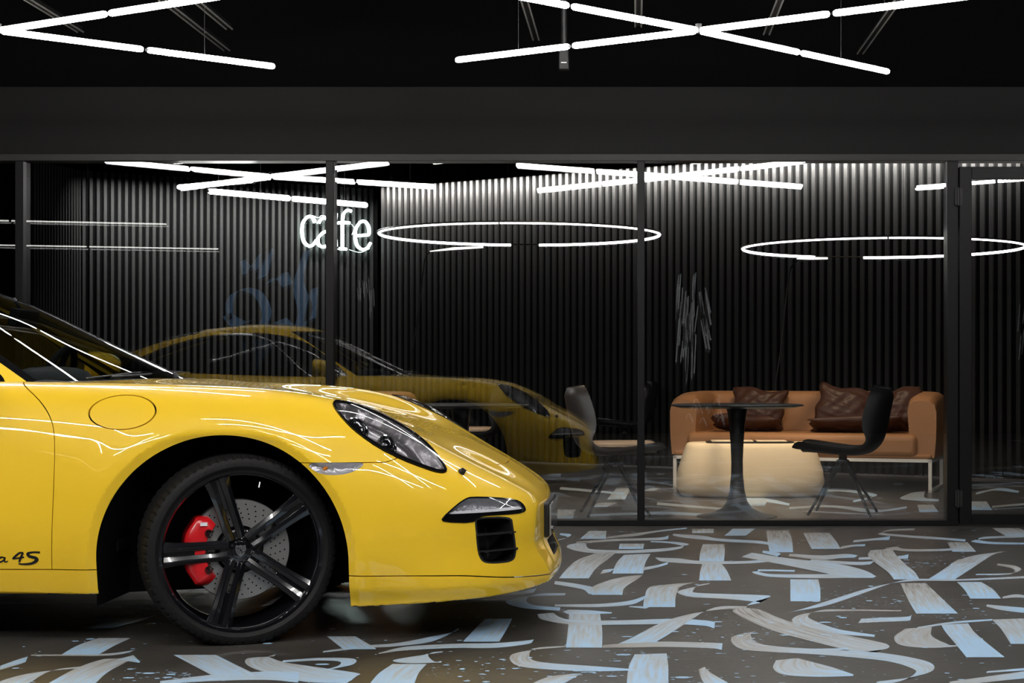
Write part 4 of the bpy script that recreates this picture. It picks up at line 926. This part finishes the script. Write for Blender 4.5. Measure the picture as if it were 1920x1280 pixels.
# ------------------------------------------------------------------ rails, duct and box under the ceiling
RAILM = mat('rail_metal', (.85, .84, .82), .3, .8)
rl = [(-.58, 9.87, 'left of the whole cross light'), (.02, 9.49, 'above the hub of the whole cross light'), (.762, 9.71, 'right above the whole cross light'), (1.383, 10.3, 'rightmost, over the tip of the whole cross light'),
      (-3.18, 9.64, 'leftmost, beside the cut cross light'), (-2.477, 10.2, 'long one over the cut cross light'), (-2.307, 9.56, 'short one right of the cut cross light')]
for x, y1, w in rl:
    e = empty('ceiling_rail', (x, y1, 2.9)); tag(e, 'twin rod ceiling rail, %s' % w, 'rail', 'twin rod rails')
    for s in (-.017, .017): b = B(); b.tube([(s, -3.4, 0), (s, 0, 0)], .005, 8); b.build('rod', RAILM, e)
    b = B(); b.box(-.012, .012, -3.4, 0, .004, .03); b.build('channel', M_FIXT, e)
    for yy in (-3.0, -1.0): b = B(); b.tube([(0, yy, .03), (0, yy, 1.0)], .004, 6); b.build('hanger', M_FIXT, e)
e = empty('air_duct', (-1.42, 9.3, 3.22)); tag(e, 'dark sheet metal air duct with vent between the two cross lights', 'duct')
b = B(); b.box(-.18, .14, -1.2, .5, -.06, .22); b.build('duct_body', mat('duct_metal', (.05, .05, .05), .35, .8), e, bevel=.01)
b = B(); b.tube([(.16, y, .02 + .02 * math.sin(y * 40)) for y in np.linspace(-.4, .5, 40)], .018, 8); b.build('hose', mat('duct_metal', (.05, .05, .05), .35, .8), e)
b = B(); b.box(-.16, .10, -1.22, -1.2, -.03, .19); b.build('vent_grille', M_FIXT, e)
e = empty('ceiling_box', (-.41, 9.75, 2.75)); tag(e, 'small black sensor box with a tiny lit mark under the ceiling', 'sensor')
b = B(); b.box(-.03, .03, -.03, .03, -.05, .07); b.tube([(0, 0, .1), (0, 0, 1.15)], .02, 8); b.build('housing', M_FIXT, e, bevel=.006)
b = B(); b.box(-.016, .016, -.032, -.03, -.012, -.008); b.build('status_light', mat('status_glow', (1, 1, 1), .5, emit=(1, 1, 1), estr=.6), e)

# ------------------------------------------------------------------ neon sign on the back slats
M_NEON = mat('neon_glow', (1, 1, 1), .4, emit=(.80, 1.0, .95), estr=22)
M_NEON2 = mat('neon_thin_glow', (1, 1, 1), .4, emit=(.55, .85, .78), estr=2.0)
P0, dv, nv = WL
def on_wall(px, py, off=.09):
    k = (px - 1190) / 3150; O = P0 + nv * off
    t = (k * O.y - O.x) / (dv.x - k * dv.y); p = O + dv * t; return Vector((p.x, p.y, EYE + (694 - py) * p.y / 3150))
o0 = on_wall(630, 435, .09)
NE = empty('neon_sign', tuple(o0)); tag(NE, 'white glowing neon sign reading cafe on the slatted wall', 'neon sign')
def neon(name, loops, m=M_NEON, r=.015, z=0):
    b = B()
    for L in loops: b.tube([tuple(on_wall(*p, .09 + z) - o0) for p in catmull(L, 6)], r, 8)
    return b.build(name, m, NE)
C_ = [[(591, 417), (587, 408), (578, 406), (569, 416), (567, 434), (570, 452), (579, 461), (588, 458), (593, 450)]]
A_ = [[(598, 418), (603, 410), (611, 409), (617, 417), (618, 440), (619, 462)], [(617, 433), (606, 436), (597, 446), (598, 458), (606, 463), (614, 458), (618, 448)]]
F_ = [[(659, 396), (652, 394), (645, 400), (643, 415), (643, 440), (643, 466)], [(633, 418), (643, 417), (656, 418)], [(636, 466), (650, 467)]]
E_ = [[(668, 442), (680, 441), (692, 439), (692, 426), (686, 416), (676, 416), (668, 428), (667, 446), (671, 461), (681, 468), (690, 463), (695, 455)]]
for L in (C_, A_, F_, E_): neon('letter_tube', L)
def shrink(L, dx, dy): return [[(x + dx, y + dy) for x, y in s] for s in L]
for L in (C_, A_, F_, E_): neon('outline_tube', shrink(L, -3.5, 1), M_NEON2, .004, .02)
neon('loose_wire', [[(586, 404), (597, 408), (603, 404), (613, 406)], [(633, 400), (631, 430), (633, 462)], [(655, 468), (675, 473), (693, 466)], [(659, 420), (664, 428), (660, 440)]], M_NEON2, .003, .03)

# ------------------------------------------------------------------ cafe furniture
M_TAN = mat('tan_leather', (.37, .17, .070), .52, bump=.12, bscale=25, vary=.12, vscale=3)
M_BRN = mat('brown_leather', (.062, .024, .014), .45, bump=.5, bscale=14, spec=.35)
M_CREAM = mat('cream_fabric', (.86, .68, .45), .7, bump=.1, bscale=90)
M_WHITEM = mat('white_metal', (.72, .68, .62), .35)
M_BLKSEAT = mat('black_seat', (.007, .007, .008), .5, spec=.25)
M_TABLE = mat('table_black', (.010, .010, .011), .35, spec=.35)
def rounded_rings(b, rings, n=48, p=3.2):
    """stack of superellipse rings (cx, cy, a, bb, z)"""
    V = []
    for (cx, cy, a, bb, z) in rings:
        for j in range(n):
            t = 2 * math.pi * j / n; c, s = math.cos(t), math.sin(t)
            V.append((cx + a * math.copysign(abs(c) ** (2 / p), c), cy + bb * math.copysign(abs(s) ** (2 / p), s), z))
    F = [(i * n + j, i * n + (j + 1) % n, (i + 1) * n + (j + 1) % n, (i + 1) * n + j) for i in range(len(rings) - 1) for j in range(n)]
    F += [tuple(range(n)), tuple(range((len(rings) - 1) * n, len(rings) * n))]
    b.add(V, F)
def make_sofa(loc, rz, w, label, name, cat):
    e = empty(name, loc, R(rz)); tag(e, label, cat)
    hw = w / 2; dpt = .80
    # U-shaped shell: plan path from the left arm front, round the back, to the right arm front
    def shell(th, h0, h1):
        path = []; r = .16
        path += [(-hw + th / 2, -dpt / 2 + .04 + t * (dpt - .04 - r)) for t in np.linspace(0, 1, 10)]
        path += [(-hw + th / 2 + r - r * math.cos(a), dpt / 2 - r + (r - th / 2 * 0) * math.sin(a) - 0) for a in np.linspace(.2, math.pi / 2, 6)]
        path += [(x, dpt / 2) for x in np.linspace(-hw + r + th, hw - r - th, 10)]
        path += [(-x, y) for x, y in path[:16][::-1]]
        V = []; m = 14; k = len(path)
        for i, (x, y) in enumerate(path):
            a = path[max(i - 1, 0)]; c = path[min(i + 1, k - 1)]; dx, dy = c[0] - a[0], c[1] - a[1]; L = math.hypot(dx, dy) or 1; nx, ny = -dy / L, dx / L
            s = min(i, k - 1 - i) / 9.0
            top = h1 if s >= 1 else h0 + (h1 - h0) * (1 - (1 - min(1, s + .0)) ** 2.4) ** .5
            for (u, zz) in ((-.5, .27), (.5, .27), (.56, .4), (.58, .5), (.58, top - .09), (.50, top - .03), (.3, top - .006), (0, top), (-.3, top - .006), (-.50, top - .03), (-.55, top - .09), (-.5, .5), (-.5, .4), (-.5, .3)):
                V.append((x + nx * u * th, y + ny * u * th, zz))
        F = [(i * m + j, i * m + (j + 1) % m, (i + 1) * m + (j + 1) % m, (i + 1) * m + j) for i in range(k - 1) for j in range(m)]
        F += [tuple(range(m)), tuple(range((k - 1) * m, k * m))]
        b = B(); b.add(V, F); return b
    shell(.20, .72, .785).build('backrest', M_TAN, e, angle=60)
    b = B(); b.box(-hw + .13, hw - .13, -dpt / 2, dpt / 2 - .05, .27, .455); b.build('seat', M_TAN, e, bevel=.05, seg=5)
    b = B(); b.box(-hw + .02, hw - .02, -dpt / 2 + .02, dpt / 2 + .04, .262, .30); b.build('seat_base', M_TAN, e, bevel=.015)
    b = B()
    for (x, y) in ((-1, -1), (1, -1), (1, 1), (-1, 1)):
        b = B(); X = x * (hw - .03); Y = y * (dpt / 2 - .03); b.box(X - .014, X + .014, Y - .014, Y + .014, 0, .262); b.build('leg', M_WHITEM, e, bevel=.002)
    b = B(); hx = hw - .016; hy = dpt / 2 - .016
    for bx in ((-hx, hx, -hy, -hy + .028), (-hx, hx, hy - .028, hy), (-hx, -hx + .028, -hy, hy), (hx - .028, hx, -hy, hy)): b.box(*bx, .236, .262)
    b.box(hx - .028, hx, -hy, hy, 0, .02); b.box(-hx, -hx + .028, -hy, hy, 0, .02); b.build('frame', M_WHITEM, e)
    return e
make_sofa((1.435, 13.85, 0), -17, 2.14, 'long tan leather sofa on white metal legs behind the black table', 'sofa', 'sofa')
make_sofa((-2.42, 13.7, 0), -6, 1.15, 'tan leather armchair just showing above the car hood', 'armchair', 'armchair')
def pillow(loc, rot, sx, sy, sz, label, seed):
    r = random.Random(seed); n = 26; V = []; F = []
    ph = [r.uniform(0, 6) for _ in range(8)]
    for side in (1, -1):
        for i in range(n + 1):
            for j in range(n + 1):
                u = i / n * 2 - 1; v = j / n * 2 - 1
                h = (max(0, 1 - abs(u) ** 2.6) ** .55) * (max(0, 1 - abs(v) ** 2.6) ** .55)
                wr = .10 * math.sin(7 * u + 3 * v + ph[0]) * math.sin(5 * v + ph[1]) + .07 * math.sin(13 * u - 8 * v + ph[2]) + .05 * math.sin(19 * v + 6 * u + ph[3])
                pin = 1 - .07 * (1 - abs(v)) * abs(u) ** 3 * 1.0
                V.append((u * sx / 2 * (1 + .05 * math.sin(6 * v + ph[4])) * pin, side * sy / 2 * h * (1 + wr), v * sz / 2 * (1 + .05 * math.sin(5 * u + ph[5])) + .03 * sz * math.sin(4 * u + ph[6])))
    m = (n + 1) ** 2
    for s in (0, 1):
        for i in range(n):
            for j in range(n):
                a = s * m + i * (n + 1) + j; q = (a, a + 1, a + n + 2, a + n + 1); F.append(q if s else q[::-1])
    b = B(); b.add(V, F); o = b.build('cushion', M_BRN, None, weld=True, angle=180); o.location = loc; o.rotation_euler = [R(a) for a in rot]
    tag(o, label, 'cushion', 'brown cushions on the tan sofa')
def sofa_pt(u, v, z):      # along the sofa, towards its back, up
    a = R(-17); return (1.435 + u * math.cos(a) - v * math.sin(a), 13.85 + u * math.sin(a) + v * math.cos(a), z)
pillow(sofa_pt(-.47, .19, .655), (-18, 6, -14), .46, .12, .31, 'dark brown leather cushion leaning upright at the left of the sofa', 1)
pillow(sofa_pt(-.50, -.09, .52), (72, 3, -10), .58, .12, .34, 'dark brown leather cushion lying flat under the left upright one', 2)
pillow(sofa_pt(.28, .19, .660), (-20, 12, -8), .50, .12, .33, 'dark brown leather cushion leaning upright at mid sofa, its corner pointing up', 3)
pillow(sofa_pt(.42, -.10, .52), (72, -2, -14), .78, .12, .36, 'long dark brown leather cushion lying flat left of the black chair back', 4)
pillow(sofa_pt(.70, .19, .640), (-18, -14, -12), .46, .13, .32, 'dark brown leather cushion half hidden behind the black chair back', 5)
# pouf
e = empty('pouf', (.89, 12.98, 0)); tag(e, 'large cream upholstered pouf table in front of the sofa', 'pouf')
b = B(); prof = [(.515, .31, .0), (.545, .335, .015), (.562, .35, .06), (.565, .352, .12), (.553, .343, .20), (.525, .322, .29), (.500, .302, .365), (.488, .29, .392), (.468, .275, .402)]
rounded_rings(b, [(0, 0, a, c, z) for a, c, z in prof], 72, 3.8); b.build('pouf_body', M_CREAM, e, angle=60)
b = B(); rounded_rings(b, [(0, 0, .34, .17, .402), (0, 0, .34, .17, .409), (0, 0, .33, .165, .411)], 48, 4); b.build('tray', M_BLK, e)
b = B(); b.box(-.30, .02, -.12, .10, .411, .420); b.box(.05, .28, -.10, .12, .411, .418); b.build('tray_insert', M_CREAM, e, bevel=.003)
# tulip tables
def tulip(loc, label):
    e = empty('pedestal_table', loc); tag(e, label, 'table', 'round pedestal tables')
    b = B(); b.lathe([(0, .738), (.425, .738), (.437, .733), (.436, .728), (.38, .715), (0, .712)], 72); b.build('tabletop', M_TABLE, e)
    b = B(); b.lathe([(.265, 0), (.265, .006), (.23, .014), (.16, .028), (.10, .055), (.068, .10), (.050, .17), (.040, .27), (.038, .36), (.043, .48), (.052, .60), (.064, .69), (.075, .715)], 56); b.build('pedestal', M_TABLE, e)
    return e
tulip((.672, 11.03, 0), 'round black pedestal table before the tan sofa')
tulip((-1.14, 11.05, 0), 'round black pedestal table partly hidden behind the car nose')
def shell_chair(loc, rz, label, ms, mp, cushion=False):
    e = empty('swivel_chair', loc, R(rz)); tag(e, label, 'chair', 'shell chairs on splayed legs')
    # chair faces +x; side profile of the shell with half width and sideways dish
    prof = [(.275, .435, .17, .012), (.262, .452, .20, .010), (.18, .452, .235, .0), (.05, .442, .245, -.008), (-.08, .436, .24, -.012), (-.17, .452, .235, .0), (-.225, .50, .225, .02), (-.255, .58, .21, .035), (-.275, .68, .195, .035), (-.298, .79, .165, .025), (-.310, .845, .12, .012)]
    pr = catmull(prof, 4); n = len(pr); m = 13; V = []
    for lay, th in ((0, 0), (1, 1)):
        for i, (x, z, hw, dish) in enumerate(pr):
            a = pr[max(i - 1, 0)]; c = pr[min(i + 1, n - 1)]; dx, dz = c[0] - a[0], c[1] - a[1]; L = math.hypot(dx, dz) or 1; nx, nz = dz / L, -dx / L   # towards the sitter is (nx, nz) for seat: up
            edge = min(1, min(i, n - 1 - i) / 5 + .25); T = .040 * edge if lay else 0
            for j in range(m):
                q = j / (m - 1) * 2 - 1; s = q * q * (dish + .030 + .05 * (1 - sstep(-.27, -.20, x)))
                lift = (s, s)
                # dish raises the flanks towards the sitter
                V.append((x + nx * s * 1 - (nx * T) * (1 - .6 * q * q), hw * math.sin(q * math.pi / 2 * .98), z + nz * s * 1 - nz * T * (1 - .6 * q * q)))
    k = n * m; F = []
    for i in range(n - 1):
        for j in range(m - 1):
            a = i * m + j; F.append((a, a + 1, a + m + 1, a + m)); F.append((k + a, k + a + m, k + a + m + 1, k + a + 1))
    for i in range(n - 1):
        for j in (0, m - 1): a = i * m + j; F.append((a, a + m, k + a + m, k + a))
    for j in range(m - 1):
        for i in (0, n - 1): a = i * m + j; F.append((a, a + 1, k + a + 1, k + a))
    b = B(); b.add(V, F); b.build('seat_shell', ms, e, angle=80)
    if cushion:
        b = B(); rounded_rings(b, [(.03, 0, .20, .19, .452), (.03, 0, .235, .22, .462), (.03, 0, .24, .225, .478), (.03, 0, .215, .20, .49)], 40, 3); b.build('seat_pad', mp, e)
    b = B(); b.lathe([(.0, .345), (.045, .345), (.045, .36), (.028, .37), (.028, .415), (.07, .425), (0, .425)], 28); b.build('swivel_hub', M_FRAME2, e)
    for k_ in range(4):
        a = R(45 + 90 * k_); c, s = math.cos(a), math.sin(a)
        b = B(); b.tube([(c * .03, s * .03, .355), (c * .29, s * .29, .008)], [.013, .009], 8); b.build('leg', M_BLKSEAT, e)
    return e
shell_chair((1.385, 11.18, 0), 180 - 14, 'black shell chair facing the black table, back to the glass door', M_BLKSEAT, M_BLKSEAT)
shell_chair((-.13, 11.12, 0), 8, 'beige padded chair with dark back left of the black table', mat('chair_back_dark', (.05, .042, .04), .4), mat('chair_pad_beige', (.62, .44, .30), .55), True)
shell_chair((-.10, 16.35, 0), 180, 'black shell chair far back by the slats beside the middle mullion', mat('black_gloss_seat', (.012, .012, .013), .2), M_BLKSEAT)
shell_chair((-1.36, 13.9, 0), 185, 'dark chair with pale seat edge seen above the car nose', M_BLKSEAT, mat('chair_pad_beige', (.62, .44, .30), .55), True)

# ------------------------------------------------------------------ graffiti wall behind the camera, seen only as a reflection
def build_back_wall():
    D2 = 25.6; Y = 2 * GY - D2
    b = B(); b.box(-10.9, 9.9, Y - .1, Y, 0, 3.9)
    def W(px, py): return ((px - 1190) * D2 / 3150, EYE + (694 - py) * D2 / 3150)
    rg = random.Random(3)
    def rib(pts, mi):
        c = catmull(pts, 6); V = []
        for x, y, w in c: X, Z = W(x, y); V += [(X - w / 246, Y + .002, Z - w / 600), (X + w / 246, Y + .002, Z + w / 600)]
        b.cur = mi; b.add(V, [(2 * i, 2 * i + 1, 2 * i + 3, 2 * i + 2) for i in range(len(c) - 1)])
    for s in ([(430, 600, 10), (432, 560, 16), (455, 542, 14), (485, 552, 16), (500, 585, 18), (492, 612, 20)], [(425, 590, 16), (450, 608, 26), (470, 600, 10)], [(455, 488, 10), (470, 510, 24), (500, 470, 24), (492, 520, 18)],
              [(505, 530, 12), (525, 515, 26), (540, 535, 18)], [(575, 470, 12), (560, 530, 20), (572, 580, 28), (560, 618, 24)], [(590, 540, 14), (580, 600, 24)], [(525, 600, 24), (540, 612, 22)], [(440, 640, 30), (480, 655, 60), (470, 700, 20)]): rib(s, 1)
    for i in range(34): x = rg.gauss(1290, 9); y = rg.uniform(505, 640); rib([(x, y, 2.2), (x - rg.uniform(0, 6), y + rg.uniform(30, 90), 2.5)], 2)
    for i in range(10): x = rg.gauss(1318, 5); y = rg.uniform(515, 620); rib([(x, y, 2), (x + 10, y + rg.uniform(40, 100), 3)], 2)
    for i in range(10): x = 670 + i * 3.4; y = rg.uniform(518, 545); rib([(x, y, 1), (x + rg.uniform(-3, 3), y + rg.uniform(15, 50), 1.2)], 2)
    for i in range(12): x = rg.uniform(1285, 1350); y = rg.uniform(755, 795); rib([(x, y, 2), (x + 6, y - 10, 2), (x + 14, y + 6, 2)], 2)
    for i in range(20): x = rg.gauss(1905, 9); y = rg.uniform(530, 760); rib([(x, y, 2), (x - 4, y + rg.uniform(20, 60), 2)], 2)
    o = b.build('wall_back', [M_BLACKWALL, mat('graffiti_blue', (.16, .34, .62), .5), mat('graffiti_white', (.62, .65, .68), .5)], smooth=False); tag(o, kind='structure')
build_back_wall()
spot_light('back_wall_spot', (-4.5, -1.5, 3.6), (-5.3, -4.8, 1.9), 60, (1, 1, 1), 80)
spot_light('back_wall_spot', (1.5, -1.5, 3.6), (1.0, -4.8, 1.7), 60, (1, 1, 1), 80)
